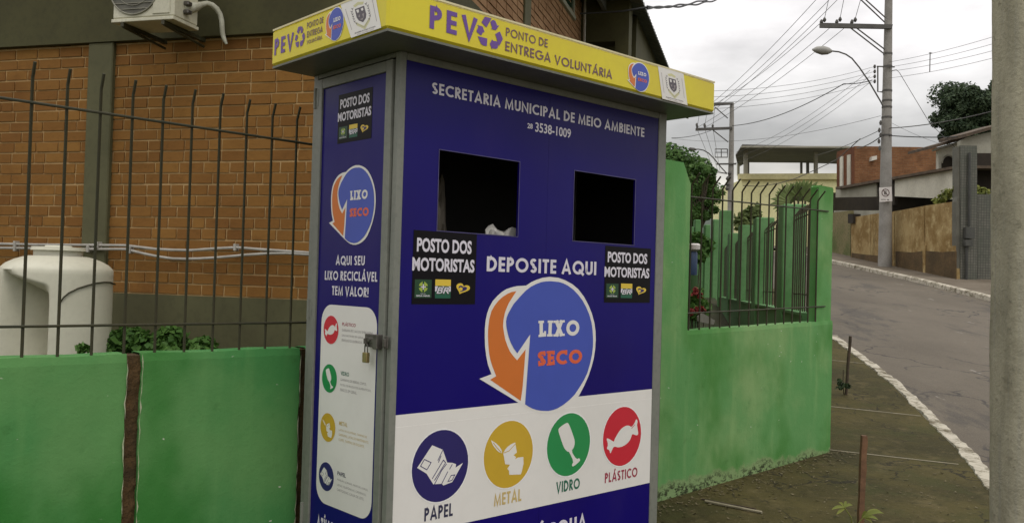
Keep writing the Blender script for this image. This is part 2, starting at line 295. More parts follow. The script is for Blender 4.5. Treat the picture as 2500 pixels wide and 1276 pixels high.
# ------------------------------------------------------------------ mesh builder
class MB:
    def __init__(s): s.v = []; s.f = []; s.mi = []
    def add(s, vs, fs, mi=0):
        o = len(s.v); s.v += [tuple(x) for x in vs]; s.f += [tuple(i+o for i in f) for f in fs]; s.mi += [mi]*len(fs)
    def hexa(s, p, mi=0):   # 8 corners: bottom 4 then top 4
        s.add(p, [(3, 2, 1, 0), (4, 5, 6, 7), (0, 1, 5, 4), (1, 2, 6, 5), (2, 3, 7, 6), (3, 0, 4, 7)], mi)
    def box(s, fn, a0, a1, b0, b1, z0, z1, mi=0):   # fn(a,b,z)->world
        s.hexa([fn(a0, b0, z0), fn(a1, b0, z0), fn(a1, b1, z0), fn(a0, b1, z0), fn(a0, b0, z1), fn(a1, b0, z1), fn(a1, b1, z1), fn(a0, b1, z1)], mi)
    def bbox(s, fn, a0, a1, b0, b1, z0, z1, mi=0, r=.004):   # bevelled box via octagon-chamfered edges
        bm = bmesh.new(); bmesh.ops.create_cube(bm, size=1)
        for v in bm.verts: v.co = Vector(((a0+a1)/2+v.co.x*(a1-a0), (b0+b1)/2+v.co.y*(b1-b0), (z0+z1)/2+v.co.z*(z1-z0)))
        bmesh.ops.bevel(bm, geom=list(bm.edges), offset=r, segments=1, affect='EDGES')
        bm.verts.index_update(); s.add([fn(*v.co) for v in bm.verts], [tuple(v.index for v in f.verts) for f in bm.faces], mi); bm.free()
    def poly(s, pts, mi=0): s.add(pts, [tuple(range(len(pts)))], mi)
    def prism(s, pts, off, mi=0):
        n = len(pts); s.add(list(pts)+[Vector(p)+off for p in pts], [tuple(range(n))[::-1], tuple(range(n, 2*n))]+[(i, (i+1) % n, (i+1) % n+n, i+n) for i in range(n)], mi)
    def tube(s, pts, r, n=8, mi=0, cap=True):
        pts = [Vector(p) for p in pts]; rs = r if isinstance(r, (list, tuple)) else [r]*len(pts)
        rings = []; ref = None
        for i, p in enumerate(pts):
            d = (pts[min(i+1, len(pts)-1)]-pts[max(i-1, 0)]).normalized()
            if ref is None: ref = d.orthogonal().normalized()
            ref = (ref-d*ref.dot(d)).normalized(); q = d.cross(ref)
            rings.append([p+(ref*cos(2*pi*j/n)+q*sin(2*pi*j/n))*rs[i] for j in range(n)])
        vs = [v for rg in rings for v in rg]; fs = []
        for i in range(len(pts)-1):
            for j in range(n): fs.append((i*n+j, i*n+(j+1) % n, (i+1)*n+(j+1) % n, (i+1)*n+j))
        if cap: fs += [tuple(range(n))[::-1], tuple((len(pts)-1)*n+j for j in range(n))]
        s.add(vs, fs, mi)
    def build(s, name, mats, parent=None, origin=None, smooth=False):
        if not isinstance(mats, (list, tuple)): mats = [mats]
        org = Vector(origin) if origin is not None else (ORG[parent.name] if parent is not None else Vector((0, 0, 0)))
        me = bpy.data.meshes.new(name); me.from_pydata([tuple(Vector(v)-org) for v in s.v], [], s.f)
        for m in mats: me.materials.append(m)
        me.polygons.foreach_set('material_index', s.mi)
        if smooth:
            me.polygons.foreach_set('use_smooth', [True]*len(me.polygons)); me.set_sharp_from_angle(angle=radians(40))
        me.update(); o = bpy.data.objects.new(name, me); COL.objects.link(o)
        if parent is not None:
            o.parent = parent; ORG[o.name] = org; o.location = (0, 0, 0)
            if origin is not None: o.location = org-ORG[parent.name]
        else: o.location = org; ORG[o.name] = org
        return o
ORG = {}
def tag(o, label, cat, group=None):
    o['label'] = label; o['category'] = cat
    if group: o['group'] = group
    return o
def thing(name, loc, label, cat, group=None):
    o = bpy.data.objects.new(name, None); COL.objects.link(o); o.location = loc; o.empty_display_size = .2; ORG[o.name] = Vector(loc)
    return tag(o, label, cat, group)
def kind(o, kd='structure'): o['kind'] = kd; return o
def dup(o, parent, loc):
    c = o.copy(); COL.objects.link(c); c.parent = parent; c.location = loc; return c
# ------------------------------------------------------------------ lettering
def arc(cx, cy, rx, ry, a0, a1, n=14): return [(cx+rx*cos(radians(a0+(a1-a0)*i/n)), cy+ry*sin(radians(a0+(a1-a0)*i/n))) for i in range(n+1)]
def glyph(c, t):
    h = t/2; y0, y1 = h, 1-h; acc = []
    if c in 'ÁÉ': acc = [[(.40 if c == 'Á' else .24, 1.07), (.54 if c == 'Á' else .36, 1.26)]]; c = {'Á': 'A', 'É': 'E'}[c]
    if c == 'Í': return .0+t, [[(h, 0), (h, 1)], [(h, 1.07), (h+.14, 1.26)]]
    G = {
     'A': (.80, [[(h*.8, 0), (.40, 1-h*.3), (.80-h*.8, 0)], [(.17, .30), (.63, .30)]]),
     'B': (.56, [[(h, 0), (h, 1)], [(h, y1), (.26, y1)]+arc(.26, .745, .20, y1-.745, 90, -90)+[(h, .49+0)], [(h, .51), (.28, .51)]+arc(.28, (.51+y0)/2, .56-h-.28, (.51-y0)/2, 90, -90)+[(h, y0)]]),
     'C': (.80, [arc(.5, .5, .5-h, .5-h, 48, 312, 22)]),
     'D': (.74, [[(h, 0), (h, 1)], [(h, y1), (.25, y1)]+arc(.25, .5, .74-h-.25, .5-h, 90, -90)+[(h, y0)]]),
     'E': (.48, [[(h, 0), (h, 1)], [(h, y1), (.48, y1)], [(h, .5), (.46, .5)], [(h, y0), (.48, y0)]]),
     'F': (.46, [[(h, 0), (h, 1)], [(h, y1), (.46, y1)], [(h, .5), (.44, .5)]]),
     'G': (.94, [arc(.5, .5, .5-h, .5-h, 45, 360, 24)+[(.55, .5)]]),
     'H': (.66, [[(h, 0), (h, 1)], [(.66-h, 0), (.66-h, 1)], [(h, .52), (.66-h, .52)]]),
     'I': (t, [[(h, 0), (h, 1)]]),
     'J': (.40, [[(.40-h, 1), (.40-h, .22)]+arc(.2, .2, .2-h, .2-h, 0, -150, 8)]),
     'L': (.44, [[(h, 1), (h, y0), (.44, y0)]]),
     'M': (.94, [[(h, 0), (.17, 1-h), (.47, h), (.77, 1-h), (.94-h, 0)]]),
     'N': (.76, [[(h, 0), (h, 1-h), (.76-h, h), (.76-h, 1)]]),
     'O': (1.0, [arc(.5, .5, .5-h, .5-h, 0, 360, 30)]),
     'P': (.54, [[(h, 0), (h, 1)], [(h, y1), (.26, y1)]+arc(.26, .71, .54-h-.26, y1-.71, 90, -90)+[(h, .42+h*0)]]),
     'Q': (1.0, [arc(.5, .5, .5-h, .5-h, 0, 360, 30), [(.58, .36), (.98, -.04)]]),
     'R': (.56, [[(h, 0), (h, 1)], [(h, y1), (.26, y1)]+arc(.26, .72, .54-h-.26, y1-.72, 90, -90)+[(h, .44)], [(.22, .44), (.56-h*.4, 0)]]),
     'S': (.54, [arc(.27, .735, .25-h*.8, .265-h, 30, 262, 14)+arc(.27, .255, .27-h, .255-h, 82, -158, 14)]),
     'T': (.52, [[(.26, 0), (.26, 1)], [(0, y1), (.52, y1)]]),
     'U': (.66, [[(h, 1), (h, .30)]+arc(.33, .31, .33-h, .31-h, 180, 360, 14)+[(.66-h, 1)]]),
     'V': (.74, [[(h*.8, 1), (.37, h*.3), (.74-h*.8, 1)]]),
     'X': (.68, [[(h, 0), (.68-h, 1)], [(h, 1), (.68-h, 0)]]),
     'Z': (.60, [[(.02, y1), (.60-h, y1), (h, y0), (.60, y0)]]),
     '!': (t, [[(h, .30), (h, 1)], [(h, 0), (h, .15)]]),
     '-': (.3, [[(0, .4), (.3, .4)]]), ',': (t, [[(h, -.14), (h+.03, .12)]]), '.': (t, [[(h, 0), (h, .13)]]),
    }
    if c not in G: return .3, []
    wd, st = G[c]; return wd, st+acc
def ribbon(pts, t):
    pts = [Vector((p[0], p[1])) for p in pts]; n = len(pts); closed = (pts[0]-pts[-1]).length < 1e-6; Lf = []; Rg = []
    if closed: pts = pts[:-1]; n -= 1
    for i in range(n):
        pv = pts[i-1] if (i > 0 or closed) else None; nx = pts[(i+1) % n] if (i < n-1 or closed) else None
        d0 = (pts[i]-pv).normalized() if pv is not None else None; d1 = (nx-pts[i]).normalized() if nx is not None else None
        d0 = d0 if d0 is not None else d1; d1 = d1 if d1 is not None else d0
        n0 = Vector((-d0.y, d0.x)); n1 = Vector((-d1.y, d1.x)); m = (n0+n1)
        if m.length < 1e-4: m = n0
        m.normalize(); kx = min(1/max(m.dot(n0), .2), 2.1)
        Lf.append(pts[i]+m*t/2*kx); Rg.append(pts[i]-m*t/2*kx)
    qs = []
    for i in range(n if closed else n-1): j = (i+1) % n; qs.append((Rg[i], Rg[j], Lf[j], Lf[i]))
    return qs
def stext(mb, s, P, x, z, width, height, t=.16, mi=0, d=.002, gap=.13, sp=.34, slab=False, tilt=None):
    gl = []; X = 0
    for ch in s:
        if ch == ' ': X += sp; continue
        wd, st = glyph(ch, t); gl.append((X, wd, st, ch)); X += wd+gap
    tot = X-gap; kx = width/tot
    for gi, (gx, wd, st, ch) in enumerate(gl):
        st = list(st)
        if slab:
            sl_ = {'L': [(t/2, 1), (t/2, 0)], 'I': [(t/2, 1), (t/2, 0)], 'X': [(t/2, 0), (.68-t/2, 1), (t/2, 1), (.68-t/2, 0)], 'E': [(t/2, 1), (t/2, 0)]}.get(ch, [])
            for q in sl_:
                yy = .07 if q[1] == 0 else .93; st.append([(q[0]-.20, yy), (q[0]+.20, yy)])
            if ch in 'EL': st.append([(wd-.05, 0), (wd-.05, .34)])
            if ch == 'E': st.append([(wd-.05, 1), (wd-.05, .70)])
            if ch in 'SC': st.append([(wd-.07, 1.0), (wd-.07, .66)])
            if ch == 'S': st.append([(.07, 0), (.07, .36)])
        ang = (tilt[gi % len(tilt)] if tilt else 0)
        for si, line in enumerate(st):
            tt = t if not (slab and si >= len(glyph(ch, t)[1])) else t*.62
            for q in ribbon(line, tt):
                pp = []
                for v in q:
                    vx, vy = v.x-wd/2, v.y-.5; vx, vy = vx*cos(ang)-vy*sin(ang), vx*sin(ang)+vy*cos(ang)
                    pp.append(P(x+(gx+wd/2+vx)*kx, z+(vy+.5)*height, d+.00012*(si+1)+.00001*gi))
                mb.poly(pp, mi)
def ftext(mb, s, P, x, z, width, height, mi=0, d=.002, bold=.0, shear=0):
    c = bpy.data.curves.new('t', 'FONT'); c.body = s; c.offset = bold; c.resolution_u = 3; c.shear = shear
    o = bpy.data.objects.new('t', c); COL.objects.link(o); dg = bpy.context.evaluated_depsgraph_get(); me = o.evaluated_get(dg).to_mesh()
    vs = [v.co.copy() for v in me.vertices]; fs = [tuple(p.vertices) for p in me.polygons]
    o.evaluated_get(dg).to_mesh_clear(); bpy.data.objects.remove(o); bpy.data.curves.remove(c)
    x0 = min(v.x for v in vs); x1 = max(v.x for v in vs); y0 = min(v.y for v in vs); y1 = max(v.y for v in vs)
    mb.add([P(x+(v.x-x0)/(x1-x0)*width, z+(v.y-y0)/(y1-y0)*height, d) for v in vs], fs, mi)
def rect(mb, P, x0, x1, z0, z1, d, mi=0): mb.poly([P(x0, z0, d), P(x1, z0, d), P(x1, z1, d), P(x0, z1, d)], mi)
def ell(mb, P, cx, cz, rx, rz, d, mi=0, n=40): mb.poly([P(cx+rx*cos(2*pi*i/n), cz+rz*sin(2*pi*i/n), d) for i in range(n)], mi)
def smoothpoly(pts, it=1, keep=()):
    for _ in range(it):
        o = []
        n = len(pts)
        for i in range(n):
            a, b = pts[i], pts[(i+1) % n]
            o += [(a[0]*.75+b[0]*.25, a[1]*.75+b[1]*.25), (a[0]*.25+b[0]*.75, a[1]*.25+b[1]*.75)]
        pts = o
    return pts

# ------------------------------------------------------------------ recycling kiosk
KW, KD, ZC, CH = 2.0973, .8128, 2.70, .1914
KB = gz(5.0)-.02
PF = lambda x, z, d: k(x, -d, z)
PS = lambda x, z, d: k(-d, -x, z)
PCF = lambda x, z, d: k(x, -.2442-d, z)
PCL = lambda x, z, d: k(-.2436-d, -x, z)
kiosk = thing('recycling_kiosk', k(KW/2, KD/2, KB), 'blue and white recycling drop-off kiosk with yellow lettered canopy standing against the green wall', 'recycling kiosk')
def part(mb, name, mats, parent=kiosk, smooth=False): return mb.build(name, mats, parent, smooth=smooth)
def kb(a, b, z): return k(a, b, z)
for (a0, a1, b0, b1) in ((0, .039, -.006, .036), (2.018, KW, -.006, .05), (0, .045, .768, KD), (KW-.045, KW, .768, KD)):
    m = MB(); m.bbox(kb, a0, a1, b0, b1, KB, 2.689, 0, .004); part(m, 'corner_post', M_FRAME)
for q_ in ((.0395, 2.0175, -.004, .045, 2.652, 2.6885), (.0005, .045, .0365, .7675, 2.664, 2.6885), (.0395, 2.0175, -.004, .045, KB+.002, .02), (.0005, .045, .0365, .7675, KB+.002, .02)):
    m = MB(); m.bbox(kb, *q_, 0, .003); part(m, 'frame_rail', M_FRAME)
m = MB()
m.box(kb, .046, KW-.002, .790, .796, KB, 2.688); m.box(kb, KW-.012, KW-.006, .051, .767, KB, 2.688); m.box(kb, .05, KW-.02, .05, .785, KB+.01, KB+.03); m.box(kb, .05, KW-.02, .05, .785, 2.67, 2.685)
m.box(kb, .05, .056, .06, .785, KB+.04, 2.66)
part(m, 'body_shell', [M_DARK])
m = MB(); m.bbox(kb, -.2436, KW+.1816, -.2442, KD+.03, 2.701, ZC+CH, 0, .012); canopy = part(m, 'canopy', M_YEL)
m = MB(); m.box(kb, -.238, KW+.176, -.239, KD+.025, 2.6895, 2.7005); part(m, 'canopy_underside', M_UNDER)
m = MB(); m.box(kb, -.236, KW+.174, -.2465, -.2385, ZC+CH-.004, ZC+CH+.006); m.box(kb, -.2462, -.238, -.2384, KD+.02, ZC+CH-.004, ZC+CH+.006)
part(m, 'canopy_edge_highlight', surf('cream_edge_highlight', (.68, .62, .38), (.6, .52, .3), 4, .5))  # pale strip painted as a highlight along the canopy's top edges
# front panel around the two openings, with a fine seam in the middle
HO = ((.258, .811, 1.833, 2.238), (1.248, 1.800, 1.832, 2.237))
m = MB(); T = .012
def fbox(a0, a1, z0, z1): m.box(kb, a0, a1, 0, T, z0, z1)
for (x0, x1, hh) in ((.0395, 1.0325, HO[0]), (1.0337, 2.0175, HO[1])):
    fbox(x0, hh[0], .021, 2.6515); fbox(hh[1], x1, .021, 2.6515); fbox(hh[0], hh[1], .021, hh[2]); fbox(hh[0], hh[1], hh[3], 2.6515)
front = part(m, 'front_panel', M_BLUE)
for hh in HO:
    m = MB(); m.box(kb, hh[0]-.004, hh[1]+.004, -.0025, .012, hh[2]-.004, hh[2]-.0005); m.box(kb, hh[0]-.004, hh[1]+.004, -.0025, .012, hh[3]+.0005, hh[3]+.004)
    m.box(kb, hh[0]-.004, hh[0]-.0005, -.0024, .012, hh[2]-.0004, hh[3]+.0004); m.box(kb, hh[1]+.0005, hh[1]+.004, -.0024, .012, hh[2]-.0004, hh[3]+.0004)
    part(m, 'opening_edge', surf('edge_blue_grey', (.10, .09, .22), (.07, .06, .16), 8, .4), front)
m = MB(); rect(m, PF, .0397, 2.0173, .334, .927, .0012); part(m, 'white_band', M_WHITE, front)
m = MB(); rect(m, PF, .0397, 2.0173, .866, .869, .0016); part(m, 'band_crease', surf('vinyl_crease', (.86, .84, .80), (.80, .78, .75), 4, .3), front)
# round logo, traced once
LT = lambda pts: [K2(1140+x*.28216, 660+y*.28216) for x, y in pts]
L_OUT = LT([(715,55),(790,63),(850,85),(910,118),(960,160),(1010,225),(1050,300),(1080,375),(1100,450),(1110,525),(1112,600),(1107,680),(1095,760),(1075,835),(1050,910),(1010,1000),(968,1080),(920,1135),(860,1182),(800,1212),(740,1230),(680,1236),(620,1228),(565,1208),(510,1180),(462,1152),(105,935),(210,895),(180,815),(165,740),(155,660),(152,580),(153,500),(160,430),(172,372),(190,320),(220,265),(260,220),(300,185),(340,160),(385,145),(430,135),(510,130),(555,100),(600,80),(655,62)])
L_ORA = LT([(425,178),(385,185),(350,200),(305,228),(270,260),(235,305),(210,350),(192,415),(183,480),(179,540),(180,600),(184,660),(190,720),(200,770),(215,820),(250,912),(197,942),(462,1125),(472,1060),(480,1000),(505,680),(432,775),(400,740),(370,700),(348,650),(330,600),(318,540),(310,480),(314,425),(325,370),(340,325),(360,280)])
L_BLU = LT([(720,92),(680,94),(640,100),(595,117),(550,140),(508,172),(470,210),(435,250),(400,290),(377,330),(355,370),(341,405),(336,440),(338,480),(345,520),(357,570),(375,620),(400,668),(432,715),(545,550),(500,1155),(530,1174),(560,1190),(600,1203),(640,1210),(700,1212),(740,1204),(780,1190),(830,1160),(880,1120),(930,1070),(970,1010),(1010,945),(1040,880),(1063,800),(1080,720),(1087,655),(1088,590),(1084,520),(1075,450),(1055,380),(1030,320),(998,260),(960,210),(918,165),(870,130),(830,110),(790,98)])
_lx0 = min(p[0] for p in L_OUT); _lx1 = max(p[0] for p in L_OUT); _lz0 = min(p[1] for p in L_OUT); _lz1 = max(p[1] for p in L_OUT)
_A = LT([(622,572),(970,428),(608,848),(994,680)])
def logo(P, x0, x1, z0, z1, parent, d=.002):
    fx = lambda p: (x0+(p[0]-_lx0)/(_lx1-_lx0)*(x1-x0), z0+(p[1]-_lz0)/(_lz1-_lz0)*(z1-z0))
    m = MB()
    for li, (pts, mi) in enumerate(((L_OUT, 0), (L_ORA, 1), (L_BLU, 2))): m.poly([P(*fx(p), d+.0006*li) for p in pts], mi)
    q = [fx(p) for p in _A]
    stext(m, 'LIXO', P, q[0][0], q[0][1], q[1][0]-q[0][0], q[1][1]-q[0][1], .24, 0, d+.0019, .2, slab=True, tilt=[.04, -.02, .03, -.05])
    stext(m, 'SECO', P, q[2][0], q[2][1]+.02*(z1-z0), q[3][0]-q[2][0], q[3][1]-q[2][1]-.02*(z1-z0), .24, 3, d+.0019, .14, slab=True, tilt=[.08, .04, .02, .07])
    return part(m, 'round_logo', [M_WHITE, M_ORA, M_LBLUE, M_SECO], parent)
logo(PF, _lx0, _lx1, _lz0, _lz1, front)
def words(fn, s, P, x0, x1, z0, z1, mat_, parent, d=.002, **kw):
    m = MB()
    if fn == 's': stext(m, s, P, x0, z0, x1-x0, z1-z0, d=d, **kw)
    else: ftext(m, s, P, x0, z0, x1-x0, z1-z0, d=d, **kw)
    return part(m, 'lettering', mat_, parent)
words('s', 'SECRETARIA MUNICIPAL DE MEIO AMBIENTE', PF, .199, 1.874, 2.513, 2.570, M_LILAC, front, t=.19)
q0, q1, q2 = K2(1306, 321), K2(1393, 333), K2(1287, 313.6)
words('f', '3538-1009', PF, q0[0], q1[0], q0[1]-.002, q0[1]+.052, M_LILAC, front, bold=.018)
words('f', '28', PF, q2[0], q2[0]+.040, q2[1]+.001, q2[1]+.030, M_LILAC, front, bold=.03)
words('s', 'DEPOSITE AQUI', PF, .594, 1.457, 1.637, 1.716, M_LILAC, front, t=.20)
ICON = []
def icon_papel(P, cx, cz, r, parent, mats, glyphmat=None):
    pass
C2 = lambda x, y: K2(940+x*.272, 940+y*.272)
GL = {
 'papel': [[(285,738),(420,535),(515,575),(555,690),(600,692),(635,705),(630,735),(697,692),(600,865),(520,895),(505,880),(430,885),(370,790)]],
 'metal': [[(948,490),(990,515),(1022,545),(1045,580),(1047,607),(1020,597),(1000,580),(965,535)], [(1058,605),(1075,575),(1095,550),(1130,525),(1165,510),(1180,600),(1150,625),(1172,640),(1165,660),(1190,645),(1238,640),(1240,700),(1225,770),(1215,797),(1112,800),(1110,765),(1095,745),(1118,710),(1075,705)]],
 'vidro': [[(1550,400),(1560,380),(1585,360),(1612,342),(1638,330),(1660,375),(1690,460),(1698,490),(1700,515),(1692,555),(1668,588),(1715,662),(1738,650),(1748,662),(1746,678),(1690,725),(1675,722),(1674,708),(1690,682),(1650,595),(1635,592),(1615,575),(1600,550),(1575,480)]],
 'plastico': [[(2052,505),(2060,475),(2075,450),(2095,415),(2120,385),(2140,370),(2165,358),(2190,360),(2208,375),(2235,340),(2252,297),(2265,320),(2258,350),(2262,380),(2272,440),(2250,448),(2215,432),(2207,460),(2195,490),(2175,515),(2150,535),(2120,550),(2085,555),(2052,545),(2035,575),(2018,615),(2010,575),(1985,570),(2000,530),(1982,470),(2010,480),(2035,495)]],
}
LINES = {'papel': [[(315,722),(350,662),(410,690),(372,755),(315,722)],[(515,578),(470,672)],[(500,628),(475,690)],[(420,835),(520,668),(540,690),(440,850)],[(440,885),(505,760),(550,700)],[(505,880),(560,770)],[(560,860),(590,805),(622,800),(598,848),(560,860)],[(600,705),(575,750)]],
 'metal': [[(1062,604),(1110,585),(1165,525)],[(968,512),(1000,555),(1040,600)]], 'vidro': [], 'plastico': [[(2208,385),(2240,350)]]}
CC = {'papel': (.325, .6495), 'metal': (.7915, .654), 'vidro': (1.262, .6565), 'plastico': (1.737, .656)}
CM = {'papel': M_NAVY, 'metal': M_GOLD, 'vidro': M_GRN, 'plastico': M_RED}
def icon(nm, P, cx, cz, r, parent, d=.002, halo=.007):
    m = MB(); s_ = r/.180; c0 = CC[nm]
    fx = lambda p: (cx+(C2(*p)[0]-c0[0])*s_, cz+(C2(*p)[1]-c0[1])*s_)
    ell(m, P, cx, cz, r+halo*s_, r+halo*s_, d, 2); ell(m, P, cx, cz, r, r, d+.0005, 0)
    for g_ in GL[nm]: m.poly([P(*fx(p), d+.0010) for p in (smoothpoly(g_, 1) if nm in ('vidro', 'plastico') else g_)], 1)
    for i, ln in enumerate(LINES[nm]):
        for q in ribbon([fx(p) for p in ln], .0042*s_): m.poly([P(v.x, v.y, d+.0015+.00005*i) for v in q], 0)
    return part(m, 'waste_symbol', [CM[nm], M_WHITE, surf('vinyl_bright', (.84, .83, .82), (.8, .79, .78), 3, .4)], parent)
for nm in CC: icon(nm, PF, CC[nm][0], CC[nm][1], .180, front)
for s_, pl, pr, h_, mt in (('PAPEL', (1035,1272), (1104.6,1257), .066, M_NAVYT), ('METAL', (1205,1234.6), (1272,1221.5), .066, M_GOLDT), ('VIDRO', (1357,1203), (1414.6,1190.8), .063, M_GRNT), ('PLÁSTICO', (1475.8,1177), (1555.3,1163), .060, M_REDT)):
    a_, b_ = K2(*pl), K2(*pr); zz_ = (a_[1]+b_[1])/2; words('s', s_, PF, a_[0], b_[0], zz_, zz_+h_, mt, front, t=.19)
a_ = K2(1430, 1254); words('s', 'ATÍLIO VIVÁCQUA', PF, a_[0]-.98, a_[0]+.004, a_[1]-.085, a_[1], M_LILAC, front, t=.21)
# sponsor stickers: dark plate with two lines and three emblems
_PB = [K2(*p) for p in ((1004,742),(1164,572))]
def prel(u, v): p = K2(u, v); return ((p[0]-_PB[0][0])/(_PB[1][0]-_PB[0][0]), (p[1]-_PB[0][1])/(_PB[1][1]-_PB[0][1]))
_R = {n: (prel(*a), prel(*b)) for n, a, b in (('t1', (1016.9,614), (1151.4,588)), ('t2', (1005.5,660.5), (1158.3,634)), ('sq', (1011,726.5), (1053.8,682.5)), ('br', (1061,727.5), (1100.3,682.5)), ('ht', (1110,718.5), (1145,693)))}
def sponsor(P, x0, x1, z0, z1, parent, d=.0016):
    m = MB(); W_, H_ = x1-x0, z1-z0
    R_ = lambda n: (x0+_R[n][0][0]*W_, x0+_R[n][1][0]*W_, z0+_R[n][0][1]*H_, z0+_R[n][1][1]*H_)
    rect(m, P, x0, x1, z0, z1, d, 0)
    a = R_('t1'); ftext(m, 'POSTO DOS', P, a[0], a[2], a[1]-a[0], a[3]-a[2], 1, d+.0005, .035)
    a = R_('t2'); ftext(m, 'MOTORISTAS', P, a[0], a[2], a[1]-a[0], a[3]-a[2], 1, d+.0005, .035)
    a = R_('sq'); rect(m, P, a[0], a[1], a[2], a[3], d+.0005, 2); w_, h_ = a[1]-a[0], a[3]-a[2]; cx, cz = (a[0]+a[1])/2, a[2]+.60*h_
    for (sx_, sz_) in ((1, 1), (-1, 1), (1, -1), (-1, -1)):
        m.poly([P(cx+sx_*.05*w_, cz+sz_*.05*h_, d+.001), P(cx+sx_*.26*w_, cz+sz_*.05*h_, d+.001), P(cx+sx_*.22*w_, cz+sz_*.17*h_, d+.001), P(cx+sx_*.05*w_, cz+sz_*.30*h_, d+.001)], 3)
    rect(m, P, cx-.03*w_, cx+.03*w_, cz-.15*h_, cz+.15*h_, d+.0012, 1); rect(m, P, cx-.15*w_, cx+.15*w_, cz-.028*h_, cz+.028*h_, d+.0013, 1)
    ftext(m, 'REDE', P, cx-.14*w_, a[2]+.20*h_, .28*w_, .045*h_, 1, d+.001); ftext(m, 'SIGA MAIS', P, cx-.40*w_, a[2]+.07*h_, .80*w_, .085*h_, 1, d+.001, .03)
    a = R_('br'); w_, h_ = a[1]-a[0], a[3]-a[2]
    rect(m, P, a[0], a[1], a[2], a[3], d+.0005, 4); rect(m, P, a[0], a[1], a[2]+.36*h_, a[2]+.64*h_, d+.0007, 1); rect(m, P, a[0], a[1], a[2]+.66*h_, a[3], d+.0008, 5)
    ftext(m, 'BR', P, a[0]+.03*w_, a[2]+.20*h_, .92*w_, .44*h_, 2, d+.0011, .07, .25); ftext(m, 'BR', P, a[0]+.09*w_, a[2]+.25*h_, .80*w_, .34*h_, 1, d+.0015, .012, .25)
    a = R_('ht'); w_, h_ = a[1]-a[0], a[3]-a[2]
    def heart(sc, dd, mi):
        pts = []
        for i in range(36):
            t_ = 2*pi*i/36; X = 16*sin(t_)**3/32; Z = (13*cos(t_)-5*cos(2*t_)-2*cos(3*t_)-cos(4*t_))/29+.08
            c_, s2 = cos(-.35), sin(-.35); pts.append(P(a[0]+w_*(.5+sc*(X*c_-Z*s2)), a[2]+h_*(.5+sc*(X*s2+Z*c_)), dd))
        m.poly(pts, mi)
    heart(1.0, d+.0005, 5); heart(.62, d+.0009, 6); ell(m, P, a[0]+.40*w_, a[2]+.52*h_, .13*w_, .17*h_, d+.0013, 5, 16)
    return part(m, 'sponsor_sticker', [M_BLACKP, M_LILAC, M_DGREEN, M_LIME, M_BRGREEN, M_HEART, M_NAVY], parent)
sponsor(PF, _PB[0][0], _PB[1][0], _PB[0][1], _PB[1][1], front)
q0, q1 = K2(1474, 738), K2(1589, 607); sponsor(PF, q0[0], q1[0], q0[1], q1[1], front)
# door on the left side
m = MB()
dn = lambda a, b, z: k(a, b, z)
m.bbox(dn, -.012, .03, .045, .098, .025, 2.655, 0, .003); m.bbox(dn, -.012, .03, .703, .760, .025, 2.655, 0, .003)
m.bbox(dn, -.0115, .03, .0985, .7025, 2.60, 2.6545, 0, .003); m.bbox(dn, -.0115, .03, .0985, .7025, .0255, .08, 0, .003)
door = part(m, 'door', M_FRAME)
m = MB(); m.box(dn, 0, .01, .0985, .7025, .081, 2.5995); dpanel = part(m, 'door_panel', M_BLUE, door)
for z_ in (2.50, 1.35, .25):
    m = MB(); m.tube([k(-.014, .768, z_), k(-.014, .768, z_+.11)], .010, 8); m.box(dn, -.0135, -.0125, .735, .768, z_+.01, z_+.10); part(m, 'hinge', M_FRAME, door)
sq = [((z := 0), 0)]
def S2(u, v, a=0.):
    P = on_plane(u, v, k(a, 0, 0), UX); return (-(P-KO).dot(UY), P.z)
q0, q1 = S2(824, 352), S2(911, 212); sponsor(PS, q0[0], q1[0], q0[1], q1[1], door, .0012)
logo(PS, -.604, -.167, 1.752, 2.160, door, .0015)
for s_, pl, pr, h_ in (('AQUI SEU', (820.3,647), (891,647), .048), ('LIXO RECICLÁVEL', (793.4,682), (921.7,688), .048), ('TEM VALOR!', (810.7,720.7), (900,724), .048)):
    a_, b_ = S2(*pl), S2(*pr); zz_ = (a_[1]+b_[1])/2; words('s', s_, PS, a_[0], b_[0], zz_, zz_+h_, M_LILAC, door, d=.0015, t=.20)
a_ = S2(774, 1268); words('s', 'ATÍLIO VIVÁCQUA', PS, a_[0], -.125, .235, .315, M_LILAC, door, d=.0015, t=.22)
m = MB(); cx0, cx1, cz0, cz1, rr = -.648, -.121, .393, 1.438, .095; pts = []
for (ccx, ccz, a0) in ((cx1-rr, cz1-rr, 0), (cx0+rr, cz1-rr, 90), (cx0+rr, cz0+rr, 180), (cx1-rr, cz0+rr, 270)):
    pts += [PS(ccx+rr*cos(radians(a0+i*11.25)), ccz+rr*sin(radians(a0+i*11.25)), .0012) for i in range(9)]
m.poly(pts); part(m, 'white_card', M_WHITE, door)
SM = (('plastico', 1.306, M_REDT, ('PLÁSTICO', 'GARRAFAS PET, SACOS E EMBALAGENS', 'DESCARTÁVEIS EM GERAL, CDS,', 'BRINQUEDOS QUEBRADOS.')),
      ('vidro', 1.051, M_GRNT, ('VIDRO', 'GARRAFAS DE BEBIDA, COPOS,', 'POTES DE PRODUTOS ALIMENTÍCIOS,', 'FRASCOS EM GERAL.')),
      ('metal', .794, M_GOLDT, ('METAL', 'LATAS DE ALUMÍNIO, TAMPAS DE', 'GARRAFAS, LATAS DE MANTIMENTO,', 'CLIPES, TAMPAS DE IOGURTE.')),
      ('papel', .537, M_NAVYT, ('PAPEL', 'PAPELÃO, JORNAIS, REVISTAS, LIVROS,', 'LISTAS TELEFÔNICAS, CADERNOS,', 'CARTOLINAS, CAIXA DE LEITE.')))
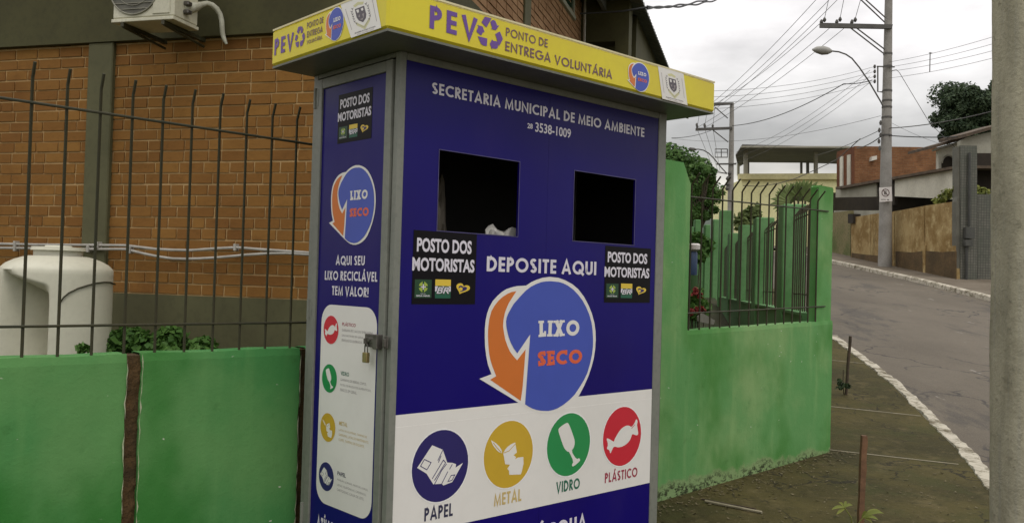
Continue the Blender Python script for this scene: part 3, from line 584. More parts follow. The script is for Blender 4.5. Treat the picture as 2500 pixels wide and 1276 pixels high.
for nm, cz_, mt, ls in SM:
    icon(nm, PS, -.548, cz_, .0745, door, .0017, .004)
    m = MB(); ftext(m, ls[0], PS, -.440, cz_+.028, .016*len(ls[0]), .021, 0, .0017, .02)
    for i, t_ in enumerate(ls[1:]): ftext(m, t_, PS, -.440, cz_-.002-.026*i, min(.0093*len(t_), .285), .0145, 1, .0017)
    part(m, 'small_print', [mt, M_GREYT if nm != 'metal' else M_GOLDT], door)
# canopy prints
RS = [[(1295,298),(1310,294),(1415,325),(1325,478),(1240,390)], [(1395,385),(1415,362),(1440,350),(1462,355),(1480,370),(1515,450),(1545,445),(1490,528),(1405,505),(1425,490),(1400,410)],
      [(1550,552),(1560,556),(1608,672),(1606,690),(1545,805),(1478,595)], [(1425,685),(1440,710),(1520,725),(1527,770),(1525,820),(1515,840),(1490,850),(1430,838),(1425,865),(1385,760)],
      [(1175,630),(1340,672),(1332,803),(1270,790),(1235,768)], [(1165,435),(1260,465),(1295,562),(1270,560),(1235,618),(1160,560),(1155,535),(1190,463)]]
RSP = [[K2(1000+x*.14108, y*.14108, -.2442) for x, y in pc] for pc in RS]
rx0 = min(p[0] for q in RSP for p in q); rx1 = max(p[0] for q in RSP for p in q); rz0 = min(p[1] for q in RSP for p in q); rz1 = max(p[1] for q in RSP for p in q)
def recyc(P, x0, x1, z0, z1, d=.002):
    m = MB()
    for pc in RSP: m.poly([P(x0+(p[0]-rx0)/(rx1-rx0)*(x1-x0), z0+(p[1]-rz0)/(rz1-rz0)*(z1-z0), d) for p in pc])
    return part(m, 'recycling_symbol', M_PUR, canopy)
words('s', 'PEV', PCF, -.011, .276, 2.749, 2.856, M_PUR, canopy, t=.20, gap=.22)
recyc(PCF, rx0, rx1, rz0, rz1)
words('s', 'PONTO DE', PCF, .465, .760, 2.812, 2.855, M_PURD, canopy, t=.15)
words('s', 'ENTREGA VOLUNTÁRIA', PCF, .463, 1.275, 2.738, 2.786, M_PURD, canopy, t=.16)
q = [K2(1530.7, 190, -.2442), K2(1584.7, 200, -.2442)]
logo(PCF, q[0][0], q[1][0], 2.708, 2.878, canopy)
def crest(P, quad, parent, d=.0016):
    m = MB(); m.poly([P(x, z, d) for x, z in quad], 0)
    (ax, az_), (bx, bz), (cx, cz), (dx, dz) = quad
    def U(u, v): x = (ax*(1-u)+bx*u)*(1-v)+(dx*(1-u)+cx*u)*v; z = (az_*(1-u)+bz*u)*(1-v)+(dz*(1-u)+cz*u)*v; return x, z
    pg = lambda pts, mi, dd: m.poly([P(*U(*p), d+dd) for p in pts], mi)
    pg([(.36,.28),(.64,.28),(.65,.52),(.61,.62),(.5,.70),(.39,.62),(.35,.52)], 1, .0005)
    pg([(.39,.32),(.47,.32),(.46,.40),(.41,.41)], 0, .001); pg([(.53,.33),(.60,.32),(.60,.38),(.55,.40)], 0, .001); pg([(.40,.50),(.47,.46),(.45,.55)], 3, .001); pg([(.53,.48),(.60,.47),(.55,.60)], 3, .001); pg([(.43,.60),(.56,.58),(.5,.64)], 3, .001)
    for sgn in (-1, 1):
        for i in range(7):
            t_ = .22+.42*i/6; r_ = .24 if 1 <= i <= 5 else .20; u_ = .5+sgn*r_
            pg([(u_-sgn*.035, t_), (u_, t_+.025), (u_+sgn*.04, t_-.015), (u_+sgn*.005, t_+.065)], 1, .0006)
    pg([(.27,.62),(.5,.80),(.73,.62),(.71,.72),(.5,.90),(.29,.72)], 2, .0004); pg([(.30,.66),(.5,.835),(.70,.66),(.70,.675),(.5,.85),(.30,.675)], 3, .0008)
    pg([(.34,.17),(.5,.12),(.66,.17),(.62,.235),(.5,.20),(.38,.235)], 2, .0004)
    for u_ in (.10, .90): pg([(u_-.006, .18), (u_+.006, .18), (u_+.006, .80), (u_-.006, .80)], 3, .0005)
    o0, o1 = U(.16, .915), U(.84, .915); ftext(m, 'MUNICÍPIO DE ATÍLIO VIVÁCQUA', P, o0[0], o0[1]-.004, o1[0]-o0[0], .0085, 1, d+.0005, .02)
    o0, o1 = U(.22, .965), U(.78, .965); ftext(m, 'ESTADO DO ESPÍRITO SANTO', P, o0[0], o0[1]-.003, o1[0]-o0[0], .0065, 3, d+.0005)
    return part(m, 'crest_label', [M_WHITE, M_CREST, M_CREAMP, M_GREYT], parent)
crest(PCF, [(1.684,2.890),(1.936,2.890),(1.986,2.7015),(1.734,2.7015)], canopy)
q0, q1 = S2(670.3,135.5,-.2436), S2(718,81,-.2436); words('s', 'PEV', PCL, q0[0], q1[0], 2.753, 2.840, M_PUR, canopy, t=.20, gap=.22)
q0, q1 = S2(720.6,100,-.2436), S2(745,95,-.2436); recyc(PCL, q0[0], q1[0], 2.748, 2.858)
for s_, u0, u1, z_, h_ in (('PONTO DE', (750,72.4), (789.7,61.9), 2.832, .030), ('ENTREGA', (750,92), (788,79), 2.786, .031), ('VOLUNTÁRIA', (749.6,107), (787,93.8), 2.752, .019)):
    q0, q1 = S2(*u0, -.2436), S2(*u1, -.2436); words('s', s_, PCL, q0[0], q1[0], z_, z_+h_, M_PURD, canopy, t=.17)
logo(PCL, -.290, -.118, 2.720, 2.884, canopy)
crest(PCL, [(-.155,2.889),(.135,2.889),(.200,2.7085),(-.050,2.7085)], canopy)
# latch, padlock, rubbish inside
m = MB(); LB = lambda h_, d_, z: k(-d_, -h_, z)
def S3(x, y): return S2(860+x*.0784, 790+y*.0784)
p0, p1 = S3(570, 300), S3(870, 740); m.bbox(LB, p0[0], p1[0], .013, .034, p1[1], p0[1], 0, .003)
p0, p1 = S3(870, 320), S3(1000, 790); m.bbox(LB, p0[0]+.001, p1[0], .012, .046, p1[1], p0[1], 0, .003)
m.bbox(LB, -.030, -.004, .012, .020, p1[1]+.005, p0[1]-.004, 0, .002); m.bbox(LB, -.026, -.006, .0205, .034, (p0[1]+p1[1])/2-.022, (p0[1]+p1[1])/2+.018, 0, .002)
pz = S3(600, 480)[1]; m.bbox(LB, -.162, -.07, .0345, .043, pz-.012, pz+.014, 0, .003); m.tube([k(-.05, .118, pz+.002), k(-.034, .118, pz+.002)], .007, 8)
m.tube([k(-.038, .158, pz-.020), k(-.038, .158, pz+.006)], .013, 8)
part(m, 'latch', M_STEEL, door)
hp = k(-.040, .152, pz-.062)
padlock = thing('padlock', hp-Vector((0, 0, .050)), 'small brass padlock hanging from the grey latch of the kiosk side door', 'padlock')
m = MB(); m.bbox(lambda a, b, z: hp+UX*a+UY*b+Vector((0, 0, z)), -.010, .010, -.020, .020, -.050, 0, 0, .003); m.build('lock_body', M_BRASS, padlock)
m = MB(); m.tube([hp+UY*.012+Vector((0, 0, -.002)), hp+UY*.012+Vector((0, 0, .03))]+[hp+UY*.012*cos(a)+Vector((0, 0, .03+.012*sin(a))) for a in (.5, 1, 1.57, 2.1, 2.6)]+[hp-UY*.012+Vector((0, 0, .03)), hp-UY*.012+Vector((0, 0, -.002))], .0032, 8); m.build('shackle', M_STEEL, padlock, smooth=True)
def crumple(c, r3, seed, amp, sub=4):
    bm = bmesh.new(); bmesh.ops.create_icosphere(bm, subdivisions=sub, radius=1)
    m = MB(); vs = []
    for v in bm.verts:
        p = v.co.copy(); q = p*2.3+Vector((seed, seed*1.7, -seed)); n_ = mnoise.noise(q)+.6*abs(mnoise.noise(q*2.3))+.35*abs(mnoise.noise(q*5))
        p *= 1+amp*(n_-.3); vs.append(c+UX*p.x*r3[0]+UY*p.y*r3[1]+Vector((0, 0, p.z*r3[2])))
    bm.verts.index_update(); m.add(vs, [tuple(v.index for v in f.verts) for f in bm.faces]); bm.free(); return m
o = crumple(k(.56, .46, .98), (.25, .2, 1.0), 3.1, .42, 5).build('rubbish_sack', surf('dark_sack', (.15, .13, .10), (.09, .075, .055), 6, .55), None, k(.47, .42, KB+.03)); tag(o, 'dark rubbish sack heaped inside the left opening of the kiosk', 'sack')
m = crumple(k(.83, .15, 1.76), (.15, .08, .12), 8.3, .6); 
o = m.build('paper_bag', surf('pale_paper', (.62, .60, .55), (.34, .33, .32), 9, .7), None, k(.79, .22, 1.7)); tag(o, 'crumpled pale paper bag in the lower corner of the left kiosk opening', 'paper bag')
# ------------------------------------------------------------------ ground, pavements, road
def strip(fnx0, fnx1, Ys, off, n=1, depth=None):
    m = MB(); vs = []; 
    for Y in Ys:
        a, b = fnx0(Y), fnx1(Y)
        for i in range(n+1): vs.append((a+(b-a)*i/n, Y, gz(Y)+off))
    fs = [(j*(n+1)+i, j*(n+1)+i+1, (j+1)*(n+1)+i+1, (j+1)*(n+1)+i) for j in range(len(Ys)-1) for i in range(n)]
    m.add(vs, fs); return m
def interp(tab):
    ys = [t[0] for t in tab]; xs = [t[1] for t in tab]
    return lambda Y: float(np.interp(Y, ys, xs))
kin = interp([(-40, 1.2), (0, 2.75), (5, 3.72), (7.7, 4.24), (9.26, 4.765), (10.2, 5.0), (11.2, 5.22), (12.6, 5.52), (14.4, 5.80), (15.8, 5.98), (25, 7.5), (46, 9.5), (70, 8), (120, -5)])
kout = lambda Y: kin(Y)+(.19 if Y < 16 else .2)
kfar = interp([(-40, 12.6), (24, 13.42), (30, 13.66), (36, 13.45), (46, 13.0), (70, 11), (120, -2)])
YS = [-40, -20, -10, -6]+[-5+.5*i for i in range(24)]+[7+.25*i for i in range(64)]+[23+.5*i for i in range(48)]+[48, 52, 60, 70, 90, 120]
o = kind(strip(lambda Y: -9 if Y < 9.2 else SO.x+(Y-SO.y)*math.tan(SAZ), kin, [y for y in YS if -11 < y < 46.1], 0, 6).build('pavement', M_PAVE))
o = kind(strip(kout, lambda Y: kfar(Y)-.02, YS, -.13, 8).build('road', M_ASPH))
m = MB(); ysk = [-5+.06*i for i in range(366)]; vs = []
for i, Y in enumerate(ysk):
    j = .05*mnoise.noise(Vector((Y*1.7, 1, 0)))+.045*mnoise.noise(Vector((Y*5, 4, 0)))+.02*mnoise.noise(Vector((Y*13, 4, 0))); j2 = .04*mnoise.noise(Vector((Y*1.9, 7, 0)))+.035*mnoise.noise(Vector((Y*6, 3, 0))); h_ = .012+.012*mnoise.noise(Vector((Y*2.5, 9, 0)))
    a, b = kin(Y)-.01+j, kout(Y)-.02+j2; z = gz(Y)
    vs += [(a, Y, z-.02), (a+.015, Y, z+h_), (b-.02, Y, z+h_-.004), (b, Y, z-.02), (b+.03, Y, z-.16)]
m.add(vs, [(i*5+q, i*5+q+1, (i+1)*5+q+1, (i+1)*5+q) for i in range(len(ysk)-1) for q in range(4)])
o = kind(m.build('near_kerb', M_KERB, smooth=True))
m = MB(); ysk = [-5+.4*i for i in range(120)]; vs = []
for Y in ysk:
    j = .03*mnoise.noise(Vector((Y*.9, 31, 0))); a, b = kfar(Y)+j-.02, kfar(Y)+.16; z = gz(Y)
    vs += [(a-.01, Y, z-.16), (a, Y, z-.01), (a+.03, Y, z+.012), (b, Y, z+.014), (b+.01, Y, z-.01)]
m.add(vs, [(i*5+q, i*5+q+1, (i+1)*5+q+1, (i+1)*5+q) for i in range(len(ysk)-1) for q in range(4)])
o = kind(m.build('far_kerb', M_KERB, smooth=True))
o = kind(strip(lambda Y: kfar(Y)+.12, lambda Y: 18.0, [y for y in YS if -6 < y < 60], -.002, 3).build('far_pavement', surf('far_pavement_concrete', (.155, .125, .09), (.105, .082, .055), .8, .9, .4, 20, .01)))
m = MB(); n_ = 60; xs = [-300+600*i/n_ for i in range(n_+1)]; ysg = [-200, -60, -20, -6]+[-4+1.*i for i in range(52)]+[52, 70, 120, 250, 600]
vs = [(x, y, gz(y)-.32) for y in ysg for x in xs]; m.add(vs, [(j*(n_+1)+i, j*(n_+1)+i+1, (j+1)*(n_+1)+i+1, (j+1)*(n_+1)+i) for j in range(len(ysg)-1) for i in range(n_)])
kind(m.build('ground', M_GROUND))
m = MB(); yg = []
for t_ in [0+.5*i for i in range(0, 45)]:
    L0 = S(t_+.3, -.05, 0); R0 = k(-9+0*t_, 1.2, 0); yg.append((L0, t_))
pts = [k(-9, 1.05, 0), k(5.9, 1.05, 0)]
def yz(P): return gz(P[1])+.05
vs = []; fs = []; NI, NJ = 30, 26
for j in range(NJ+1):
    for i in range(NI+1):
        a_ = -9+15.0*i/NI; P0 = k(a_, 1.04, 0); P1 = B(-9, 22, 0).lerp(S(22, -.02, 0), i/NI); P = P0.lerp(P1, j/NJ); vs.append((P.x, P.y, yz(P)))
m.add(vs, [(j*(NI+1)+i, j*(NI+1)+i+1, (j+1)*(NI+1)+i+1, (j+1)*(NI+1)+i) for j in range(NJ) for i in range(NI)]); kind(m.build('yard_ground', M_SOIL))
# pale strip joints cast into the pavement
for (u0, v0, u1, v1) in ((2030, 1098, 2340, 1133), (2029, 992, 2248, 1015), (2040, 880, 2120, 888)):
    A, C_ = on_ground(u0, v0), on_ground(u1, v1); A = A-(C_-A)*.4; m = MB(); n_ = 14; d_ = (C_-A).normalized(); q = Vector((-d_.y, d_.x, 0)); vs = []
    for i in range(n_+1):
        P = A.lerp(C_, i/n_); wv = .018+.006*mnoise.noise(P*4)
        for s_ in (-1, 1): X = P+q*wv*s_; vs.append((X.x, X.y, gz(X.y)+.004))
    m.add(vs, [(2*i, 2*i+1, 2*i+3, 2*i+2) for i in range(n_)]); o = kind(m.build('pavement_joint', M_JOINT))

# ------------------------------------------------------------------ front boundary wall
WB, WT = .92, .14      # front face, thickness
wk = lambda a, b, z: k(a, b, z)
wall = thing('boundary_wall', k(1.5, WB+WT/2, -.2), 'green painted boundary wall with bare brown strips behind the kiosk, ending in tall green pillars at the corner', 'wall')
def wtop(a): return 1.18 if a < .1 else float(np.interp(a, [.1, 3.4, 6.16], [1.184, 1.200, 1.262]))
def wseg(a0, a1, jl=0, jr=0):
    m = MB(); zb = gz(k(a0, WB, 0).y)-.25; n_ = 46; nx = max(2, int((a1-a0)/.12)); vs = []
    top0, top1 = wtop(a0), wtop(a1); rows = []
    for j in range(n_+1):
        t_ = j/n_; r_ = []
        for i in range(nx+1):
            f = i/nx; a = a0+(a1-a0)*f; z = zb+(top0+(top1-top0)*f-zb)*t_
            if i == 0 and jl: a += jl*(mnoise.noise(Vector((z*6, a0, 3)))*.9+mnoise.noise(Vector((z*23, a0, 1)))*.6)
            if i == nx and jr: a += jr*(mnoise.noise(Vector((z*6, a1, 3)))*.9+mnoise.noise(Vector((z*23, a1, 1)))*.6)
            bb = WB+.006*mnoise.noise(Vector((a*1.3, z*1.5, 2)))
            zt = z+(.005*mnoise.noise(Vector((a*3, 5, 2)))+.003*mnoise.noise(Vector((a*11, 5, 2))) if j == n_ else 0)
            r_.append((a, bb+(.006 if j == n_ else 0), zt))
        rows.append(r_)
    W = nx+1
    for r_ in rows: vs += [k(*q) for q in r_]
    vs += [k(q[0], WB+WT, q[2]) for q in rows[-1]]; vs += [k(q[0], WB+WT, q[2]) for q in rows[0]]
    fs = [(j*W+i, j*W+i+1, (j+1)*W+i+1, (j+1)*W+i) for j in range(n_) for i in range(nx)]
    T_, B_ = (n_+1)*W, (n_+2)*W
    fs += [(n_*W+i, n_*W+i+1, T_+i+1, T_+i) for i in range(nx)]; fs += [(T_+i, T_+i+1, B_+i+1, B_+i) for i in range(nx)]
    m.add(vs, fs)
    m.add([k(*rows[j][0]) for j in range(n_+1)]+[k(rows[j][0][0], WB+.03, rows[j][0][2]) for j in range(n_+1)], [(j, j+1, j+1+n_+1, j+n_+1) for j in range(n_)])
    m.add([k(*rows[j][-1]) for j in range(n_+1)]+[k(rows[j][-1][0], WB+.03, rows[j][-1][2]) for j in range(n_+1)], [(j, j+1, j+1+n_+1, j+n_+1) for j in range(n_)])
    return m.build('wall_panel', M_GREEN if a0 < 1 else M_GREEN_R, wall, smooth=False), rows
p_, R1 = wseg(-4.2, -.911, 0, .008); p_, R2 = wseg(-.842, .03, .008, .008); p_, R3 = wseg(.075, 3.305); p_, R4 = wseg(3.305, 6.163)
for (a0, a1) in ((-.93, -.825), (.015, .09)):
    m = MB(); n_ = 50; vs = []
    for j in range(n_+1):
        z = -.5+(1.172+.5)*j/n_
        for i in range(5):
            a = a0+(a1-a0)*i/4; vs.append(k(a, WB+.017+.012*mnoise.noise(Vector((a*25, z*14, 6)))+.008*mnoise.noise(Vector((a*60, z*40, 6))), z))
    for i in range(5): vs.append(k(a0+(a1-a0)*i/4, WB+WT-.005, 1.172))
    m.add(vs, [(j*5+i, j*5+i+1, (j+1)*5+i+1, (j+1)*5+i) for j in range(n_+1) for i in range(4)]); m.build('bare_strip', M_BARE, wall)
for rows, ii, sg in ((R1, -1, -1), (R2, 0, 1), (R2, -1, -1)):
    m = MB(); vs = []; fs = []
    for j, r_ in enumerate(rows):
        a, b, z = r_[ii]; wd = max(0, .003+.008*mnoise.noise(Vector((z*9, sg*4, 8)))+.009*mnoise.noise(Vector((z*31, sg*4, 8)))); vs += [k(a, WB-.0095, z), k(a+sg*wd, WB-.0095, z)]
        if j: fs.append((2*j-2, 2*j-1, 2*j+1, 2*j))
    m.add(vs, fs); m.build('peeled_edge', M_PEEL, wall)
def pillar(fn, a0, a1, b0, b1, z0, z1, ch, parent, mat_, sides='both'):
    m = MB(); c1 = ch if sides in ('both', 'right') else .012; c0 = ch if sides == 'both' else .012
    prof = [(a0, z0), (a1, z0), (a1, z1-c1)]+[(a1-c1*t_*.55, z1-c1*(1-t_)**.8) for t_ in (.35, .7)]+[(a1-c1*.62, z1), (a0+c0*.62, z1), (a0, z1-c0)]
    m.prism([fn(a, b0, z) for a, z in prof], fn(0, b1, 0)-fn(0, b0, 0)); return m.build('pillar', mat_, parent)
pillar(wk, 3.298, 3.645, WB-.0025, WB+.30, -.45, 2.612, .17, wall, M_GREEN_R, 'right')
pillar(wk, 5.86, 6.160, WB+.022, WB+.11, 1.15, 2.642, .02, wall, M_GREEN_R, 'both')
# ------------------------------------------------------------------ railings
def tubelink(pts, r, n=6): m = MB(); m.tube(pts, r, n); return m
def railing(fn, along, xs, base, bend, h, rails, lab, grp, fnout, r=.0075, bo=.8):
    x0 = xs[len(xs)//2]; t = thing('metal_railing', fn(x0, base(x0)), lab, 'railing', grp)
    m = MB(); b0 = fn(0, 0); out = fnout
    m.tube([Vector((0, 0, 0)), Vector((0, 0, h-bend*1.1)), Vector((0, 0, h-bend*.9))+out*bend*.12, out*bend*bo+Vector((0, 0, h))], r, 6)
    first = None
    for x in xs:
        P = fn(x, base(x))-ORG[t.name]
        if first is None:
            me_m = MB(); me_m.v = [Vector(v)+ORG[t.name] for v in m.v]; me_m.f = m.f; me_m.mi = m.mi; first = me_m.build('bar', M_IRON, t, smooth=True); first.location = P
        else: dup(first, t, P+Vector((0, 0, random.uniform(-.006, .006))))
    for (xa, xb, za, zb) in rails:
        m = MB(); m.tube([fn(xa, za)+out*.012, fn((xa+xb)/2, (za+zb)/2)+out*.012, fn(xb, zb)+out*.012], r*.9, 6); m.build('rail', M_IRON, t)
    return t
GR = 'iron railings on the green walls'
OUT = -UY
fr = lambda x, z: k(x, .945, z)
railing(fr, None, [-1.366+.1492*i for i in range(-8, 13)], lambda x: 1.14, .062, 1.385, ((-3.2, .50, 2.357, 2.326), (-3.2, .50, 1.322, 1.322)), 'dark iron railing on the left green wall in front of the brick building', GR, OUT, bo=.5)
railing(fr, None, [3.70+.1535*i for i in range(15)], lambda x: float(np.interp(x, [3.6, 6], [1.17, 1.22])), .092, 1.365, ((3.5, 6.05, 2.333, 2.388), (3.5, 6.02, 1.349, 1.411)), 'dark iron railing with bent tips between the two nearest green pillars', GR, OUT, bo=.85)
# ------------------------------------------------------------------ street side wall
swall = thing('street_wall', S(5.5, .1, .1), 'green street wall with a row of green pillars running away behind the corner railing', 'wall')
sk = lambda t_, l, z: S(t_, l, z)
def yt(Y): return (Y-SO.y)/cos(SAZ)
m = MB(); m.box(sk, .15, 11.7, 0, .18, -.4, 1.300); m.build('low_wall', M_GREEN_S, swall)
m = MB(); m.box(sk, .16, 11.69, -.02, .19, 1.3005, 1.330); m.build('coping', M_GREEN_S, swall)
PT = [(10.55, 2.60, .40), (13.25, 2.64, .40), (15.6, 2.68, .40), (17.75, 2.66, .40)]
for (Y, zt, wd) in PT:
    m = MB(); m.bbox(sk, yt(Y), yt(Y)+wd, -.03, .24, 1.0, zt, 0, .012); m.build('pillar', M_GREEN_S, swall)
m = MB(); m.bbox(sk, yt(20.3), yt(20.3)+.35, -.03, .27, 0, 3.33, 0, .012); m.build('pillar', M_GREEN_S, swall)
ends = [yt(9.16)]+[yt(Y)+.40 for Y, _, _ in PT]; starts = [yt(Y) for Y, _, _ in PT]+[yt(20.3)]
labs = ['nearest to the corner pillar', 'second from the corner pillar', 'third from the corner pillar', 'fourth from the corner pillar', 'farthest from the corner pillar']
for i, (a, b) in enumerate(zip(ends, starts)):
    n_ = 10
    fs_ = lambda x, z: S(x, .09, z)
    railing(fs_, None, [a+.09+(b-a-.18)*q/(n_-1) for q in range(n_)], lambda x: 1.325, .10, 1.22, ((a-.02, b+.02, 2.40, 2.40), (a-.02, b+.02, 1.52, 1.52)), 'iron railing of the street wall, '+labs[i], GR, SL, .008)
# far garden wall closing the yard
rw = thing('garden_wall', Vector((3.6, 22, .2)), 'shaded dark green garden wall with green pillars at the far end of the yard', 'wall')
X_ = lambda u, Y: (u-1250)/FPX*Y
rk = lambda a, b, z: Vector((a, 22+b, z))
m = MB(); m.box(rk, X_(1560, 22), X_(1757, 22), .05, .2, -.2, 2.45); m.build('wall_panel', M_GREEN_S, rw)
for u0, u1, v in ((1740, 1753, 535), (1720, 1733, 548), (1695, 1709, 536), (1684, 1693, 553), (1655, 1672, 560)):
    zt = at_depth((u0+u1)/2, v, 22).z; m = MB(); m.bbox(rk, X_(u0, 22), X_(u1, 22), 0, .25, -.2, zt, 0, .015); m.build('pillar', M_GREEN_S, rw)
# ------------------------------------------------------------------ brick building
def zH(u, v): return on_left(u, v)[1]
ZP = on_left(400, 719)[1]; ZB = on_left(400, 100)[1]; ZU = 4.385; ZR = 6.19
bld = thing('brick_building', B(-6, 8, 0), 'brick building with olive painted concrete beams, columns and overhanging grey roof behind the railing', 'building')
bk = lambda l, s_, z: B(l, s_, z)
SF = 14.1
def bricks(fn, x0, x1, z0, z1, seed, L_=.255, H_=.1):   # fn(x, out, z); every brick stands a little proud of its mortar
    rg = random.Random(seed); m = MB(); row = 0; z = z0
    while z < z1:
        hh = min(H_*rg.uniform(.97, 1.03), z1-z); x = x0-L_*(.05+.5*(row % 2)+rg.uniform(0, .14)); dz = rg.uniform(-.002, .002)
        while x < x1:
            ln = L_*rg.choice((1, 1, 1, 1, 1, .97, 1.04, 1, .98, .52, .9, 1)); a0, a1 = max(x, x0)+.0072, min(x+ln, x1)-.0072
            if a1-a0 > .02:
                d_ = .011+rg.uniform(-.003, .004); zb, zt = z+.0125+rg.uniform(-.002, .002), z+hh-.0035+rg.uniform(-.0015, .0015); t_ = [rg.uniform(-.0025, .0025) for _ in range(4)]
                f = [fn(a0, d_+t_[0], zb+dz), fn(a1, d_+t_[1], zb+dz), fn(a1-.002, d_+t_[2]-.003, zt+dz), fn(a0+.002, d_+t_[3]-.003, zt+dz)]; b = [fn(a0, 0, zb+dz), fn(a1, 0, zb+dz), fn(a1, 0, zt+dz), fn(a0, 0, zt+dz)]
                m.add(f+b, [(0, 1, 2, 3), (0, 4, 5, 1), (1, 5, 6, 2), (2, 6, 7, 3), (3, 7, 4, 0)])
            x += ln
        z += hh; row += 1
    return m
m = MB(); m.box(bk, -12, BLAT-.002, BS, BS+.2, ZP-.04, ZR+.3); m.build('mortar_wall', M_MORT_L, bld)
m = MB(); m.box(bk, BLAT-.2, BLAT, BS+.2005, SF, ZP-.04, ZR+.3); m.build('mortar_wall', M_MORT_R, bld)
bricks(lambda x, o_, z: B(x, BS-o_, z), -8.4, BLAT-.06, ZP+.002, ZB-.002, 3).build('brick_facing', M_BRICK_L, bld)
bricks(lambda x, o_, z: B(BLAT+o_, x, z), BS+.02, SF, ZU+.002, ZR-.002, 4).build('brick_facing', M_BRICK_R, bld)
bricks(lambda x, o_, z: B(BLAT+o_, x, z), BS+.25, SF, ZP+.002, ZB-.002, 5).build('brick_facing', M_BRICK_R, bld)
m = MB(); m.box(bk, -12, BLAT+.028, BS-.035, BS-.001, -.6, ZP); m.box(bk, BLAT+.001, BLAT+.028, BS, SF, -.6, ZP); m.build('plinth', M_PLINTH, bld)
m = MB(); m.box(bk, -12, BLAT+.055, BS-.07, BS-.001, ZB, ZU); m.box(bk, BLAT+.001, BLAT+.055, BS, SF, ZB, ZU); m.build('floor_beam', M_OLIVE, bld)
l0, l1 = on_left(217, 350)[0], on_left(277, 350)[0]
m = MB(); m.bbox(bk, l0, l1, BS-.055, BS-.0005, ZP+.001, ZB-.001, 0, .01); m.build('column', M_OLIVE2, bld)
for (l_, ) in ((BLAT,), (l0-3.6,)):
    m = MB(); m.bbox(bk, l_-.22, l_+.045, BS-.050, BS+.20, ZP+.001, ZB-.001, 0, .01); m.build('column', M_OLIVE2, bld)
s0, s1 = on_right(1276, 20)[0], on_right(1291, 20)[0]
m = MB(); m.bbox(bk, BLAT+.001, BLAT+.035, s0, s1, ZU+.001, ZR, 0, .008); m.build('pilaster', M_OLIVE2, bld)
w1 = on_right(1398, 43); w0 = on_right(1362, 0)
m = MB(); sA, sB, zs = w0[0], w1[0]+.02, w1[1]
m.box(bk, BLAT+.001, BLAT+.05, sA-.9, sB, zs-.05, zs+.02); m.box(bk, BLAT+.001, BLAT+.03, sB-.09, sB-.001, zs+.0205, ZR-.02); win = m.build('window', M_LINTEL, bld)
m = MB(); m.box(bk, BLAT+.001, BLAT+.012, sA-.9, sB-.0905, zs+.0205, ZR-.02); m.build('pane', M_GLASSG, win)
# bay that steps out towards the street, with a dark porch opening
LX = -2.05
m = MB(); m.box(bk, BLAT-.3, LX, SF+.001, SF+.35, 3.9+1.62, ZR); m.box(bk, LX-.22, LX, SF+.001, SF+.35, -.5, 5.519); m.box(bk, BLAT-.3, LX, SF+.9, SF+5, -.5, ZR-.001); m.build('bay_wall', M_OLIVE, bld)
m = MB(); m.box(bk, BLAT-.29, LX-.221, SF+.78, SF+.899, 4.55, 5.51); m.build('porch_opening', M_BROWN, bld)
m = MB(); m.box(bk, BLAT+.45, LX-.222, SF+.70, SF+.779, 4.3, 5.08); m.build('pale_shutter', surf('shutter_grey', (.26, .25, .21), (.22, .21, .17), 4, .7), bld)
# roof: flat soffit next to the wall, then corrugated eave sheets
m = MB(); m.box(bk, -12, BLAT+.43, 5.9, 24, ZR+.001, ZR+.12); m.build('soffit', M_OLIVE, bld)
m = MB(); nS = 900; LE = -1.83; vs = []
cols = [(LE, ZR-.06), (LE-.35, ZR+.06), (LE-.62, ZR+.16), (LE-1.5, ZR+.55), (-9, 8.6)]
for i in range(nS+1):
    s_ = 5.9+18.4*i/nS; c_ = .028*cos(2*pi*s_/.19)
    for (l_, z_) in cols: vs.append(B(l_, s_, z_+c_))
NC = len(cols); m.add(vs, [(i*NC+j, i*NC+j+1, (i+1)*NC+j+1, (i+1)*NC+j) for i in range(nS) for j in range(NC-1)])
m.add([v+Vector((0, 0, .018)) for v in vs], [(i*NC+j, i*NC+j+1, (i+1)*NC+j+1, (i+1)*NC+j) for i in range(nS) for j in range(NC-1)])
m.add([x for i in range(nS+1) for x in (vs[i*NC], vs[i*NC]+Vector((0, 0, .018)))], [(2*i, 2*i+1, 2*i+3, 2*i+2) for i in range(nS)])
m.build('roof', M_SOFFIT, bld)
m = MB(); m.box(bk, LE-.66, LE-.60, 5.95, 24, ZR-.16, ZR+.10); m.build('fascia', M_SOFFIT, bld)
# thin cables and downpipe at the end of the street front
sP = on_right(1423, 60)[0]
m = MB(); m.tube([B(BLAT+.10, SF-.15, 3.0), B(BLAT+.10, SF-.15, 5.2), B(BLAT+.09, SF-.15, ZR)], .022, 6); tag(m.build('white_downpipe', M_CONDUIT), 'thin pale pipe running up the end of the brick street front under the eave', 'pipe')
